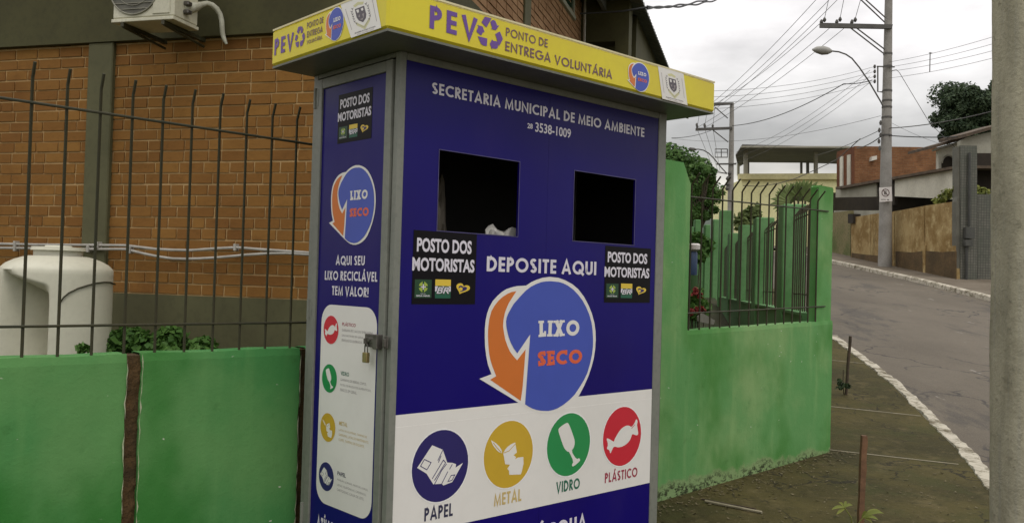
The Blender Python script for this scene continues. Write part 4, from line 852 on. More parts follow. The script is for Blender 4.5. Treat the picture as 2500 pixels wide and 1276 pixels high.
# conduits along the yard front
def bpts(px, s_): return [B(*( (lambda q: (q[0], s_, q[1]))(on_left(u, v, s_)) )) for u, v in px]
SC_ = BS-.095
C1 = [(-60,594),(0,595),(85,597),(215,598),(306,599),(340,603),(381,608),(420,610),(466,611),(520,607),(577,604),(640,609),(700,613),(800,620),(900,624)]
C2_ = [(-60,604),(0,605),(85,606),(226,608),(306,608),(331,614),(360,621),(391,627),(420,631),(451,632),(490,631),(526,629),(560,626),(602,622),(650,619),(700,618),(800,624),(900,629)]
for i, (pp, lab) in enumerate(((C1, 'upper grey conduit clipped along the brick wall above the water tank'), (C2_, 'lower sagging grey conduit clipped along the brick wall above the water tank'))):
    P = bpts(pp, SC_); t = thing('wall_conduit', P[4], lab, 'conduit', 'grey conduits on the brick wall')
    m = MB(); m.tube(P, .0125, 8); m.build('pipe', M_CONDUIT, t, smooth=True)
    for u in ((38, 240, 575) if i == 0 else (38, 216, 318)):
        q = min(range(len(pp)-1), key=lambda j: abs(pp[j][0]-u)); c_ = P[q].lerp(P[q+1], (u-pp[q][0])/(pp[q+1][0]-pp[q][0]) if pp[q+1][0] != pp[q][0] else 0)
        m = MB(); m.bbox(lambda a, b, z: c_+BL*a+BD*b+Vector((0, 0, z)), -.012, .012, -.022, .04, -.03, .03, 0, .004); m.build('clip', M_CONDUIT, t)
# air conditioner
sA_ = 6.15; p00 = on_left(271.5, 56, sA_); p10 = on_left(421, 46, sA_)
la, lb, za = p00[0], p10[0], (p00[1]+p10[1])/2+.0; ACH = .56
ac = thing('air_conditioner', B((la+lb)/2, sA_+.2, za), 'cream air conditioner outdoor unit with a wrapped white pipe on the olive beam', 'air conditioner')
m = MB(); m.bbox(bk, la, lb, sA_+.012, sA_+.34, za+.03, za+ACH, 0, .012); m.build('casing', M_ACW, ac)
m = MB(); m.bbox(bk, la-.006, lb+.004, sA_+.004, sA_+.35, za, za+.0295, 0, .004); m.build('base_tray', M_ACW, ac)
fcx = la+.355*(lb-la); fr_ = .245; fz = za+.305
m = MB(); m.poly([B(fcx+fr_*cos(2*pi*i/48), sA_+.008, fz+fr_*sin(2*pi*i/48)) for i in range(48)]); m.build('fan_opening', M_GRILLE, ac)
m = MB()
for i in range(9):
    z_ = -.2+.05*i; hw = sqrt(max(0, fr_**2-z_**2)); m.tube([B(fcx-hw, sA_+.003, fz+z_), B(fcx+hw, sA_+.003, fz+z_)], .0035, 5)
m.tube([B(fcx+fr_*cos(2*pi*i/48), sA_+.004, fz+fr_*sin(2*pi*i/48)) for i in range(49)], .007, 6)
for rr_ in (.09, .17): m.tube([B(fcx+rr_*cos(2*pi*i/36), sA_+.0015, fz+rr_*sin(2*pi*i/36)) for i in range(37)], .003, 5)
m.build('fan_grille', surf('grille_wire', (.26, .25, .20), (.2, .19, .15), 6, .6), ac)
m = MB(); m.bbox(bk, lb-.20, lb-.035, sA_+.004, sA_+.014, za+.055, za+.5, 0, .003); m.build('service_cover', M_ACW, ac)
for l_ in (la+.10, lb-.10):
    m = MB(); m.box(bk, l_-.015, l_+.015, sA_+.01, BS-.071, za-.036, za-.002); m.tube([B(l_, sA_+.03, za-.035), B(l_, BS-.078, za-.075)], .012, 6); m.build('bracket', M_IRON, ac)
px = [(447,21),(462,20),(478,17),(492,12),(505,9),(518,13),(529,22),(537,35),(541,50),(542,66),(543,80),(546,93),(550,102),(553,108)]
ss = [6.3, 6.38, 6.45, 6.52, 6.57, 6.6, 6.63, 6.65, 6.66, 6.67, 6.68, 6.69, 6.69, 6.70]
P = [B(*((lambda q: (q[0], s_, q[1]))(on_left(u, v, s_)))) for (u, v), s_ in zip(px, ss)]
m = MB(); m.tube(P, [.03, .048, .04, .026, .024, .024, .024, .023, .023, .022, .022, .020, .016, .012], 10); m.build('wrapped_pipe', M_PIPEW, ac, smooth=True)
m = MB(); m.bbox(bk, lb+.0005, lb+.05, sA_+.13, sA_+.19, za+.155, za+.19, 0, .006); m.bbox(bk, lb+.0005, lb+.05, sA_+.13, sA_+.19, za+.085, za+.12, 0, .006); m.build('valve', M_STEEL, ac)
# ------------------------------------------------------------------ water tank with a scooped-out side
sT = 6.0; TC = Vector(at_depth(141, 660, 5.75)); TC = B(*[on_left(141, 660, 5.75)[0], 5.75, 0]); zS = on_left(141, 658, 5.75-.3)[1]; RTK = Vector((TC.x, TC.y)).length*sin(.1035/2)
tank = thing('water_tank', Vector((TC.x, TC.y, 0)), 'white plastic water tank with a scooped side and round lid by the brick wall', 'water tank')
view = (CAM-TC); th0 = atan2(view.y, view.x)+radians(-37)
NT, vs = 400, []
prof = [(zS+.105, .52*RTK), (zS+.098, .60*RTK), (zS+.075, .76*RTK), (zS+.045, .90*RTK), (zS+.015, .975*RTK), (zS-.005, RTK), (zS-.04, RTK)]+[(zS-.04-(zS+.14)*i/220, RTK) for i in range(1, 221)]
def sst(x): x = min(1, max(0, x)); return x*x*(3-2*x)
for (z, r_) in prof:
    for i in range(NT):
        th = 2*pi*i/NT; dth = (th-th0+pi) % (2*pi)-pi; g_ = sst((radians(31)-abs(dth))/radians(8)); low = sst((zS-.05-z-.06*dth/radians(30))/.17) if abs(dth) < radians(36) else 0
        rr = r_*(1-.90*g_*low); vs.append((TC.x+rr*cos(th), TC.y+rr*sin(th), z))
m = MB(); m.add(vs, [(j*NT+i, j*NT+(i+1) % NT, (j+1)*NT+(i+1) % NT, (j+1)*NT+i) for j in range(len(prof)-1) for i in range(NT)]); m.build('body', M_TANK, tank, smooth=True)
m = MB(); zl = zS+.105; rl = .46*RTK
for (z0_, z1_, r0_, r1_) in ((zl-.03, zl+.045, .95*rl, .95*rl), (zl+.045, zl+.072, 1.06*rl, 1.03*rl), (zl+.072, zl+.085, .55*rl, .5*rl)):
    m.tube([(TC.x, TC.y, z0_), (TC.x, TC.y, z1_)], [r0_, r1_], 40)
m.build('lid', M_TANK, tank, smooth=True)
hp_ = []
for (u, v) in ((281,694),(270,689),(255,688.5),(235,691),(215,696),(190,704),(168,715),(155,726),(148,737)):
    d = ray(u, v); P2 = Vector((CAM.x, CAM.y, 0)); dd = Vector((d.x, d.y, 0)); oc = P2-Vector((TC.x, TC.y, 0)); A_ = dd.dot(dd); B_ = oc.dot(dd); C_ = oc.dot(oc)-(RTK+.012)**2; D_ = B_*B_-A_*C_
    t_ = (-B_-sqrt(max(D_, 0)))/A_; hp_.append(CAM+d*t_)
m = MB(); m.tube(hp_, .006, 6); tag(m.build('thin_hose', M_IRON, None, hp_[0], smooth=True), 'thin dark hose looped over the side of the white water tank', 'hose')
# ------------------------------------------------------------------ vegetation
F_TREE = foliage('tree_leaves_dark', (.042, .068, .034), (.070, .100, .046), (.026, .046, .024))
F_TREE2 = foliage('tree_leaves_green', (.050, .115, .022), (.105, .19, .045), (.028, .07, .015))
F_SHRUB = foliage('shrub_leaves', (.05, .125, .022), (.10, .20, .04), (.03, .08, .015))
F_PALM = foliage('palm_leaves', (.12, .17, .05), (.19, .23, .085), (.07, .10, .03))
F_YEL = foliage('yellow_green_leaves', (.16, .19, .04), (.26, .27, .06), (.10, .13, .03))
F_RED = foliage('red_flowers', (.22, .025, .025), (.30, .06, .05), (.15, .015, .015))
M_TRUNK = surf('bark', (.075, .058, .038), (.045, .035, .024), 8, .95, .6, 40, .02)
def leaves(centers, rads, n, size, rng, flat=.0, aspect=1.7):
    k_ = len(centers); idx = rng.integers(0, k_, n); c = np.array(centers)[idx]; r = np.array(rads)[idx]
    d = rng.normal(size=(n, 3)); d /= np.linalg.norm(d, axis=1)[:, None]; rad = r[:, None]*(rng.random((n, 1))**.42)
    p = c+d*rad*np.array([1, 1, .85]); nrm = d*.8+rng.normal(size=(n, 3))*.6+np.array([0, 0, .5]); nrm /= np.linalg.norm(nrm, axis=1)[:, None]
    u = np.cross(nrm, rng.normal(size=(n, 3))); u /= np.linalg.norm(u, axis=1)[:, None]; v = np.cross(nrm, u); s_ = size*(.6+.8*rng.random((n, 1)))
    q = np.stack([p-u*s_*aspect*.5, p+v*s_*.5+nrm*s_*.1, p+u*s_*aspect*.5, p-v*s_*.5+nrm*s_*.1], 1).reshape(-1, 3)
    return q
def leafmesh(name, q, mat_, parent):
    n = len(q)//4; me = bpy.data.meshes.new(name); me.vertices.add(len(q)); me.vertices.foreach_set('co', (q-np.array(ORG[parent.name])).ravel())
    me.loops.add(len(q)); me.loops.foreach_set('vertex_index', np.arange(len(q))); me.polygons.add(n); me.polygons.foreach_set('loop_start', np.arange(n)*4); me.polygons.foreach_set('loop_total', np.full(n, 4))
    me.materials.append(mat_); me.update(calc_edges=True); o = bpy.data.objects.new(name, me); COL.objects.link(o); o.parent = parent; ORG[o.name] = ORG[parent.name]; return o
def tree(name, base, crown, rad, n, size, mat_, lab, cat, nclump=40, trunk=.16, grp=None, seed=1):
    rng = np.random.default_rng(seed); base = Vector(base); crown = Vector(crown); t = thing(name, base, lab, cat, grp)
    cs, rs = [], []
    for i in range(nclump):
        d = rng.normal(size=3); d /= np.linalg.norm(d); d[2] = d[2]*.9+.08; f = (.25+.72*rng.random()**.7)
        cs.append(np.array(crown)+d*np.array(rad)*f); rs.append(min(rad)*(.20+.22*rng.random()))
    leafmesh('crown', leaves(cs, rs, n, size, rng), mat_, t)
    m = MB(); fork = base.lerp(crown, .55)
    m.tube([base, base.lerp(fork, .5)+Vector((.05, .03, 0)), fork], [trunk, trunk*.8, trunk*.6], 9)
    for i in range(0, nclump, max(1, nclump//9)):
        c = Vector(cs[i]); m.tube([fork-Vector((0, 0, .1)), fork.lerp(c, .5)+Vector((0, 0, .1*rad[2])), c], [trunk*.45, trunk*.28, trunk*.08], 6)
    m.build('trunk', M_TRUNK, t, smooth=True); return t
def yb(P): return Vector((P[0], P[1], gz(P[1])-.05))
c = at_depth(2385, 290, 52); tree('broadleaf_tree', (c.x+.3, 52, 3), c+Vector((.9, 0, 0)), (3.4, 2.6, 2.9), 60000, .11, F_TREE, 'dense dark green tree rising behind the white house at the far right', 'tree', 80, .3, None, 5)
c = at_depth(1635, 470, 40); tree('broadleaf_tree', (c.x, 40, 3), c, (2.15, 2.2, 2.35), 42000, .105, F_TREE2, 'leafy bright green tree right behind the tall green pillar beside the kiosk', 'tree', 60, .25, None, 9)
c = at_depth(1715, 480, 34); tree('broadleaf_tree', (c.x-.1, 34, 2.4), c, (.62, .8, 1.35), 9000, .13, F_TREE2, 'narrow mid green tree standing left of the far utility pole', 'tree', 26, .12, None, 12)
# shrub beside the tank
c = on_left(345, 835, 6.1); bp = B(c[0], 6.1, gz(6)); rng = np.random.default_rng(4); t = thing('leafy_shrub', bp, 'low green leafy shrub in the yard right of the white water tank', 'shrub')
cs = []; 
for u, v in ((240,855),(262,842),(290,835),(315,820),(340,812),(362,815),(385,812),(410,822),(430,832),(455,845),(350,840),(300,850),(395,845),(330,860),(420,860),(280,860),(370,865)):
    q = on_left(u, v+8, 6.1+rng.uniform(-.25, .2)); cs.append(np.array(B(q[0], 6.1+rng.uniform(-.2, .2), q[1]-.02)))
leafmesh('crown', leaves(cs, [.13]*len(cs), 5200, .052, rng, aspect=1.25), F_SHRUB, t)
m = MB()
for i in range(0, len(cs), 2): m.tube([bp, bp.lerp(Vector(cs[i]), .5)+Vector((0, 0, .1)), Vector(cs[i])], [.014, .010, .005], 5)
m.build('stem', M_TRUNK, t)
c = at_depth(204, 851, 5.9); m = MB(); 
t = thing('small_plant', Vector((c.x, c.y, .0)), 'small round leaf plant poking over the wall left of the shrub', 'plant'); leafmesh('foliage', leaves([np.array(c)], [.035], 40, .05, rng, aspect=1.1), F_SHRUB, t); m.tube([Vector((c.x, c.y, 0)), c], .005, 5); m.build('stem', M_TRUNK, t)

# ------------------------------------------------------------------ street background
DP = at_depth
def XP(u, v, X): return on_plane(u, v, Vector((X, 0, 0)), Vector((1, 0, 0)))
def fpoly(mb, px, Y, th, mi=0): mb.prism([DP(u, v, Y) for u, v in px], Vector((0, th, 0)), mi)
def spoly(mb, px, X, th, mi=0): mb.prism([XP(u, v, X) for u, v in px], Vector((th, 0, 0)), mi)
M_YWALL = None
def ywall():
    g = NB('stained_yellow_plaster'); a = g.ramp(g.noise(.9, 6, .65), .36, .62); col = g.mixc(a, (.37, .27, .13), (.22, .14, .055))
    b = g.ramp(g.noise(2.6, 6, .7), .48, .7); col = g.mixc(g.math('MULTIPLY', b, .7), col, (.50, .40, .21)); c_ = g.ramp(g.noise(1.7, 6, .7, g.mapping((1, 1, .4), loc=(3, 3, 3))), .55, .75)
    col = g.mixc(g.math('MULTIPLY', c_, .8), col, (.10, .065, .025)); return g.fin(col, .95, g.bump(g.noise(12, 5), .4, .02), 0, .1)
M_YWALL = ywall()
M_YW2 = surf('stained_brown_plaster', (.12, .075, .032), (.07, .046, .02), 1.3, .95, .4, 10, .02, fine=.3)
M_YW3 = surf('mossy_plaster', (.22, .18, .09), (.10, .12, .035), .8, .95, .3, 10, .02, fine=.3)
M_YBLD = surf('pale_yellow_paint', (.80, .76, .42), (.74, .70, .37), .6, .85)
M_YBLD2 = surf('pale_yellow_parapet', (.66, .60, .32), (.56, .51, .27), .6, .85)
M_DKROOF = surf('dark_sheet_roof', (.20, .19, .19), (.15, .145, .145), .5, .7)
M_BRKF = brick('red_brick_upper_floor', 0, (.27, .125, .055), (.19, .082, .036), (.25, .15, .085), .24, .085, .012)
M_BRKS = brick('red_brick_side', pi/2, (.20, .075, .035), (.16, .055, .025), (.15, .075, .04), .24, .085, .012)
M_WHT = surf('aged_white_paint', (.66, .63, .53), (.50, .475, .39), .9, .85)
M_WHT2 = surf('grey_white_plaster', (.36, .345, .28), (.27, .255, .20), .8, .85)
M_TILEROOF = surf('old_roof_tiles', (.12, .085, .055), (.07, .05, .035), 3, .9, .6, 14, .03)
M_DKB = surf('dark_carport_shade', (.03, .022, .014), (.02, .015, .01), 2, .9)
def tiles():
    g = NB('grey_mosaic_tiles'); geo = g.N.new('ShaderNodeNewGeometry'); sp = g.N.new('ShaderNodeSeparateXYZ'); g.L.new(geo.outputs['Position'], sp.inputs[0])
    c = g.N.new('ShaderNodeCombineXYZ'); g.L.new(g.math('ADD', sp.outputs[0], sp.outputs[1]), c.inputs[0]); g.L.new(sp.outputs[2], c.inputs[1])
    t = g.N.new('ShaderNodeTexBrick'); g.L.new(c.outputs[0], t.inputs['Vector']); t.offset = 0; t.inputs['Scale'].default_value = 1; t.inputs['Brick Width'].default_value = .09; t.inputs['Row Height'].default_value = .09; t.inputs['Mortar Size'].default_value = .008
    t.inputs['Color1'].default_value = (.135, .130, .105, 1); t.inputs['Color2'].default_value = (.10, .10, .08, 1); t.inputs['Mortar'].default_value = (.05, .048, .04, 1)
    return g.fin(g.mixc(g.math('MULTIPLY', g.ramp(g.noise(.8, 5), .4, .65), .5), t.outputs[0], (.06, .07, .05)), .5)
M_TILE = tiles()
# stained yellow wall along the far pavement
XW = 15.1
yw = thing('roadside_wall', XP(2200, 655, XW), 'stained yellow wall with dark seams along the far pavement behind the near utility pole', 'wall')
vb = lambda u: 629+(u-2075)*.2
for i, (u0, t0, u1, t1) in enumerate(((2078, 531, 2125.2, 523.5), (2126.4, 523, 2183, 516), (2184.6, 515.5, 2256.5, 502.5), (2258.3, 502, 2334, 491))):
    m = MB(); spoly(m, [(u0, vb(u0)+12), (u1, vb(u1)+12), (u1, t1), (u0, t0)], XW, .16); m.build('wall_panel', M_YWALL, yw)
m = MB(); spoly(m, [(2077, 660), (2334, 700), (2334, 494), (2258, 505), (2184, 518), (2077, 533)], XW+.03, .12); m.build('seam_backing', M_YW2, yw)
m = MB(); spoly(m, [(2186, vb(2186)+10), (2333, vb(2333)+10), (2333, 613), (2300, 615), (2256, 612), (2225, 616), (2186, 613)], XW-.035, .034); m.build('stained_plinth', M_YW2, yw)
m = MB(); spoly(m, [(2079, vb(2079)+8), (2150, vb(2150)+8), (2150, 624), (2110, 621), (2079, 617)], XW-.03, .029); m.build('stained_plinth', M_YW2, yw)
m = MB(); spoly(m, [(2253, vb(2253)+5), (2258, vb(2258)+5), (2259, 598), (2255, 592), (2252, 600)], XW-.055, .05); m.build('pale_pilaster', M_YWALL, yw)
mw = thing('roadside_wall', XP(2055, 625, XW+.25), 'mossy plaster wall beyond the yellow wall at the top of the far pavement', 'wall')
m = MB(); spoly(m, [(2005, 640), (2076, 640), (2076, 514), (2005, 522)], XW+.25, .16); m.build('wall_panel', M_YW3, mw)
m = MB(); spoly(m, [(2070, 545), (2082, 545), (2082, 522), (2070, 522)], XW-.12, .35); m.build('dark_cap', M_DKB, mw)
# brick upper floor with lean-to carport and white fascia
cX = DP(2086, 400, 42).x
bh = thing('brick_house', (cX+2, 43, 3.2), 'red brick upper floor with two pale slit windows above a white lean-to carport', 'house')
m = MB(); fpoly(m, [(2086, 470), (2300, 470), (2300, 360), (2086, 356.8)], 42, 2.3); o_ = m.build('brick_wall', M_BRKF, bh)
m = MB(); m.prism([(cX-.012, 42.01, z) for z in (0,)]+[], Vector((0, 0, 0))) if False else None
def sidebox(px, X, th, nm, mt, par): m = MB(); spoly(m, px, X, th); return m.build(nm, mt, par)
sidebox([(2043.5, 478), (2085.6, 470), (2085.6, 357.2), (2043.5, 370.5)], cX-.02, .018, 'brick_side', M_BRKS, bh)
for u0, u1, v0, v1 in ((2050, 2057, 383, 462), (2067.5, 2075, 379, 458)): sidebox([(u0, v1), (u1, v1-2), (u1, v0-2), (u0, v0)], cX-.075, .054, 'slit_window', M_WHT, bh)
m = MB(); fpoly(m, [(2127, 393), (2141, 389), (2141, 380), (2129, 382)], 41.75, .25); m.build('floodlight', plain('pale_plastic', (.6, .57, .5), .5), bh)
XL = 16.3
sidebox([(2040, 462.5), (2344.5, 409), (2344.5, 402.5), (2040, 456.5)], XL-.25, 3.2, 'lean_to_roof', M_TILEROOF, bh)
sidebox([(2040, 482), (2140, 480), (2140, 446), (2040, 463)], XL, .12, 'fascia', M_WHT2, bh)
sidebox([(2140.5, 500), (2184, 500), (2184, 438), (2140.5, 446)], XL+.05, .12, 'dark_niche', M_DKB, bh)
sidebox([(2184.5, 479), (2279, 484), (2341, 488), (2341, 410), (2184.5, 437.5)], XL-.02, .12, 'fascia', M_WHT, bh)
sidebox([(2030, 640), (2345, 640), (2345, 470), (2030, 470)], XL+2.2, .1, 'carport_back_wall', M_DKB, bh)
sidebox([(2036, 540), (2146, 530), (2146, 513.5), (2036, 514)], XL-.6, .1, 'low_white_wall', M_WHT2, bh)
# white house with an arched window and tiled gate front
wh = thing('white_house', (DP(2350, 400, 33).x, 34, 2.2), 'white house with a small arched window and old tiled eaves beside the tiled gate front', 'house')
m = MB(); fpoly(m, [(2291, 470), (2343, 470), (2343, 352), (2291, 367)], 34.5, .2); m.build('wall', M_WHT, wh)
m = MB(); fpoly(m, [(2343.5, 480), (2460, 480), (2460, 312), (2358, 336), (2343.5, 345)], 32.5, .2); m.build('wall', M_WHT2, wh)
arc_ = [(2300, 412), (2331, 408)]+[(2315.5+15.5*cos(radians(a)), 398-18.5*sin(radians(a))) for a in range(0, 181, 15)]
m = MB(); fpoly(m, arc_, 34.44, .055); wn = m.build('arched_window', M_DKB, wh)
m = MB(); m.tube([DP(u, v, 34.42) for u, v in arc_[2:]], .035, 6); m.build('window_surround', M_WHT2, wn)
m = MB(); m.prism([DP(u, v, 34.0) for u, v in ((2278, 362), (2362, 338), (2362, 331), (2278, 355))], Vector((.15, 2.5, .12))); m.build('eave', M_TILEROOF, wh)
m = MB(); m.prism([DP(u, v, 34.1) for u, v in ((2281, 367), (2345, 350), (2345, 344), (2281, 362.3))], Vector((.1, .4, 0))); m.build('eave_board', M_WHT2, wh)
m = MB(); m.prism([DP(u, v, 32.2) for u, v in ((2352, 336), (2462, 304), (2462, 297), (2352, 328))], Vector((.3, 2.5, .22))); m.build('roof', M_TILEROOF, wh)
m = MB(); fpoly(m, [(2386, 461), (2460, 461), (2460, 374), (2386, 374)], 32.3, .19); m.build('dark_window', M_DKB, wh)
gp = thing('gate_front', DP(2365, 682, 29.9), 'grey mosaic tiled gate pillar and front wall with meter boxes at the far right', 'gate wall')
m = MB(); fpoly(m, [(2345, 684), (2385.5, 686), (2385.5, 356), (2345, 355)], 29.7, .55); m.build('pillar', M_TILE, gp)
m = MB(); fpoly(m, [(2335, 683), (2344.7, 684), (2344.7, 357), (2339, 357), (2339, 480), (2335, 492)], 29.74, .3); m.build('pillar_edge', surf('grey_render', (.13, .125, .10), (.10, .095, .075), 3, .8), gp)
m = MB(); fpoly(m, [(2386, 690), (2760, 706), (2760, 482), (2386, 474)], 29.95, .3); m.build('front_wall', M_TILE, gp)
for q in ([(2359, 581), (2380, 582), (2380, 555), (2359, 555)], [(2357, 600), (2375, 600), (2375, 585), (2357, 585)]):
    m = MB(); fpoly(m, q, 29.5, .19); m.build('meter_box', surf('meter_grey', (.07, .07, .06), (.05, .05, .045), 5, .6), gp)
for pp in ([(2367, 373), (2366, 553)], [(2360, 601), (2359, 682)]):
    m = MB(); m.tube([DP(u, v, 29.62) for u, v in pp], .045, 8); m.build('riser_pipe', surf('pipe_dark', (.05, .05, .045), (.035, .035, .03), 5, .6), gp)
rng = np.random.default_rng(21)
def clump(name, base, pts, r, n, size, mat_, lab, cat, asp=1.6, stem=True, nm='foliage'):
    t = thing(name, base, lab, cat); leafmesh(nm, leaves([np.array(p) for p in pts], [r]*len(pts), n, size, rng, aspect=asp), mat_, t)
    m = MB()
    for p in pts[::2]: m.tube([Vector(base), Vector(base).lerp(Vector(p), .6)+Vector((0, 0, .02)), Vector(p)], [.02*r/.2+.004, .012*r/.2+.003, .004], 5)
    m.build('stem', M_TRUNK, t); return t
clump('climbing_plant', XP(2310, 680, XW+.4), [XP(u, v, XW+.2) for u, v in ((2288, 490), (2300, 483), (2312, 478), (2322, 470), (2335, 465), (2340, 455), (2330, 478), (2308, 470), (2296, 494))], .16, 420, .10, F_YEL, 'yellow green creeper hanging over the top of the stained yellow wall', 'creeper')
clump('potted_shrub', DP(2395, 474, 30.3), [DP(u, v, 30.35) for u, v in ((2388, 462), (2398, 466), (2390, 470), (2404, 468))], .16, 160, .10, F_YEL, 'small yellow green shrub showing below the dark window of the white house', 'shrub')
# yellow house with roofed terrace
YB = 52.5
yh = thing('terrace_house', (DP(1930, 600, YB).x, YB+3, 3.7), 'pale yellow house with a dark sheet roof raised on posts over its roof terrace', 'house')
m = MB(); fpoly(m, [(1813, 640), (2075, 640), (2075, 437), (1813, 437)], YB, .3); fpoly(m, [(1813, 640), (1816, 640), (1816, 437), (1813, 437)], YB+.31, 8); m.build('wall', M_YBLD, yh)
m = MB(); fpoly(m, [(1806, 437.5), (2075, 437.5), (2075, 423), (1806, 424)], YB-.25, .5); m.build('parapet', M_YBLD2, yh)
m = MB(); zr = DP(1900, 357.5, 51).z; a0 = DP(1812, 357, 51); a1 = DP(2075, 358.5, 51); b0 = DP(1828, 393, 57.5); b1 = DP(2075, 396, 57.5); c0 = DP(1796, 367, 53.2); c1 = DP(1802, 404, 57.8)
pts = [a0, a1, b1, b0]; pts = [Vector((p.x, p.y, zr)) for p in pts]; m.prism(pts, Vector((0, 0, .07)))
m.prism([pts[0], Vector((c0.x, c0.y, zr-.28)), Vector((c1.x, c1.y, zr-.38)), pts[3]], Vector((0, 0, .07))); m.build('terrace_roof', M_DKROOF, yh)
m = MB(); fpoly(m, [(1808, 360), (2075, 361), (2075, 357), (1812, 356)], 50.9, .08); m.build('roof_edge', M_WHT2, yh)
m = MB(); fpoly(m, [(1820, 396), (2075, 398), (2075, 394.5), (1820, 392.5)], 57.4, .1); m.build('roof_beam', M_WHT2, yh)
for u, wd, Y, vt in ((1821.5, 9, 52.6, 363), (1993, 8, 52.6, 363), (1803.5, 5, 56, 400), (1826.5, 6, 56.5, 392), (1957.5, 4, 56.8, 392), (1973, 5.5, 56.8, 392)):
    m = MB(); fpoly(m, [(u-wd/2, 428), (u+wd/2, 428), (u+wd/2, vt), (u-wd/2, vt)], Y, .2); m.build('post', M_WHT2 if Y < 56.2 else M_DKROOF, yh)
# far small houses and hill
for (u0, u1, vt, ve, vb_, Y, lab) in ((1752, 1780, 468, 478, 560, 75, 'small far house with a white sheet roof left of the far utility pole'), (1790, 1812, 556-100, 478, 560, 78, 'small far pale house seen between the far utility pole and the yellow house')):
    h_ = thing('far_house', (X_((u0+u1)/2, Y), Y+1, 3.5), lab, 'house')
    m = MB(); fpoly(m, [(u0, vb_+20), (u1, vb_+20), (u1, ve), (u0, ve)], Y, 2.5); m.build('wall', surf('far_wall_grey', (.17, .165, .15), (.12, .12, .11), .6, .9), h_)
    m = MB(); m.prism([DP(u, v, Y-.4) for u, v in ((u0-2, ve), (u1+2, ve-1), (u1+2, ve-6), (u0-2, ve-5))], Vector((0, 3.2, .3))); m.build('roof', plain('white_sheet', (.6, .58, .55), .6), h_)
m = MB(); vs = []; nh = 40
for j in range(9):
    for i in range(nh+1):
        f = i/nh; u = 1660+f*260; Yh = 110+j*12; zt = DP(u, 472+14*abs(f-.5)+5*mnoise.noise(Vector((f*9, 2, 0))), 150).z; vs.append((X_(u, Yh), Yh, 2+(zt-2)*sin(pi*min(1, j/4)/2)*(1 if j < 5 else 1-(j-4)*.2)))
m.add(vs, [(j*(nh+1)+i, j*(nh+1)+i+1, (j+1)*(nh+1)+i+1, (j+1)*(nh+1)+i) for j in range(8) for i in range(nh)]); kind(m.build('hill', surf('hill_vegetation', (.085, .105, .085), (.06, .078, .06), .12, .95), smooth=True))
# utility poles
YP = 34.3
pole = thing('utility_pole', DP(2161, 651, YP), 'tall grey concrete utility pole on the far pavement carrying a crossarm and lamp', 'utility pole')
pts = [(2160.5, 658), (2162, 500), (2164.5, 300), (2168, 100), (2169.5, 0), (2171, -120)]; m = MB()
m.tube([DP(u, v, YP) for u, v in pts], [.265, .235, .19, .158, .145, .125], 14); m.build('shaft', M_POLE, pole, smooth=True)
m = MB(); fpoly(m, [(2003, 67), (2178, 70), (2180, 60), (2003, 56)], YP-.24, .12); m.build('crossarm', M_POLE2, pole)
def bar(px, Y, r, nm, mt, par, n=6): m = MB(); m.tube([DP(u, v, Y) for u, v in px], r, n); return m.build(nm, mt, par, smooth=True)
for px in ([(2077, 69), (2160, 133)], [(2090, 68), (2160, 121)], [(2085, -16), (2160, 55)], [(2096, -16), (2162, 44)]): bar(px, YP-.2, .026, 'brace', M_POLE2, pole)
for (u, v) in ((2005.5, 52), (2013, 47), (2043, 52), (2051, 46), (2080, 52), (2088, 47)):
    m = MB(); c = DP(u, v, YP-.2); m.tube([c-Vector((0, 0, .12)), c-Vector((0, 0, .04)), c, c+Vector((0, 0, .06))], [.03, .075, .06, .03], 8); m.build('insulator', M_POLE2, pole, smooth=True)
bar([(2143, 163), (2143, 224), (2156, 225)], YP-.2, .03, 'insulator_rack', M_POLE2, pole, 4); bar([(2141, 162.5), (2184, 164)], YP-.22, .03, 'insulator_rack', M_POLE2, pole, 4)
for v in (163, 175, 187, 199):
    m = MB(); c = DP(2135.5, v, YP-.2); m.tube([c-Vector((0, 0, .07)), c, c+Vector((0, 0, .07))], [.035, .055, .035], 8); m.build('insulator', M_POLE2, pole, smooth=True)
for v in (132, 163, 222, 246, 262, 287, 331):
    c = DP(2168-(v-100)*.017, v, YP); m = MB(); m.tube([c-Vector((0, 0, .035)), c+Vector((0, 0, .035))], .158+(v-100)*.00016+.012, 14); m.build('band', M_POLE2, pole, smooth=True)
for (u, v) in ((2150, 300), (2147, 318), (2150, 330), (2146, 345), (2148, 362)):
    m = MB(); c = DP(u, v, YP-.15); m.tube([c-Vector((0, 0, .09)), c, c+Vector((0, 0, .09))], [.03, .06, .03], 7); m.build('cable_clamp', M_POLE2, pole, smooth=True)
lamp = thing('street_lamp', DP(2156, 258, YP-.15), 'grey street lamp on a long curved arm fixed to the near utility pole', 'street lamp')
bar([(2157, 262), (2150, 248), (2120, 197), (2098, 165), (2080, 143), (2065, 133), (2048, 127), (2030, 125)], YP-.2, .030, 'arm', M_POLE2, lamp, 8)
m = MB(); P = [DP(u, v, YP-.2) for u, v in ((2031, 125.5), (2022, 125), (2008, 123), (1992, 121.5), (1983, 121.5))]; m.tube(P, [.05, .14, .17, .12, .03], 10); m.build('head', surf('lamp_head_grey', (.33, .32, .29), (.28, .27, .245), 4, .5), lamp, smooth=True)
m = MB(); P = [p-Vector((0, 0, .07)) for p in P]; m.tube(P[1:4], [.07, .12, .06], 10); m.build('lens', plain('lamp_lens', (.18, .17, .15), .3), lamp, smooth=True)
sg = thing('no_parking_sign', DP(2162, 492, YP-.32), 'white no parking sign with a crossed letter E fixed to the near utility pole', 'road sign')
SY = YP-.34; m = MB(); fpoly(m, [(2147.5, 493), (2178.5, 491), (2177, 456), (2146.5, 458)], SY, .012); m.build('plate', plain('sign_white', (.62, .58, .55), .5), sg)
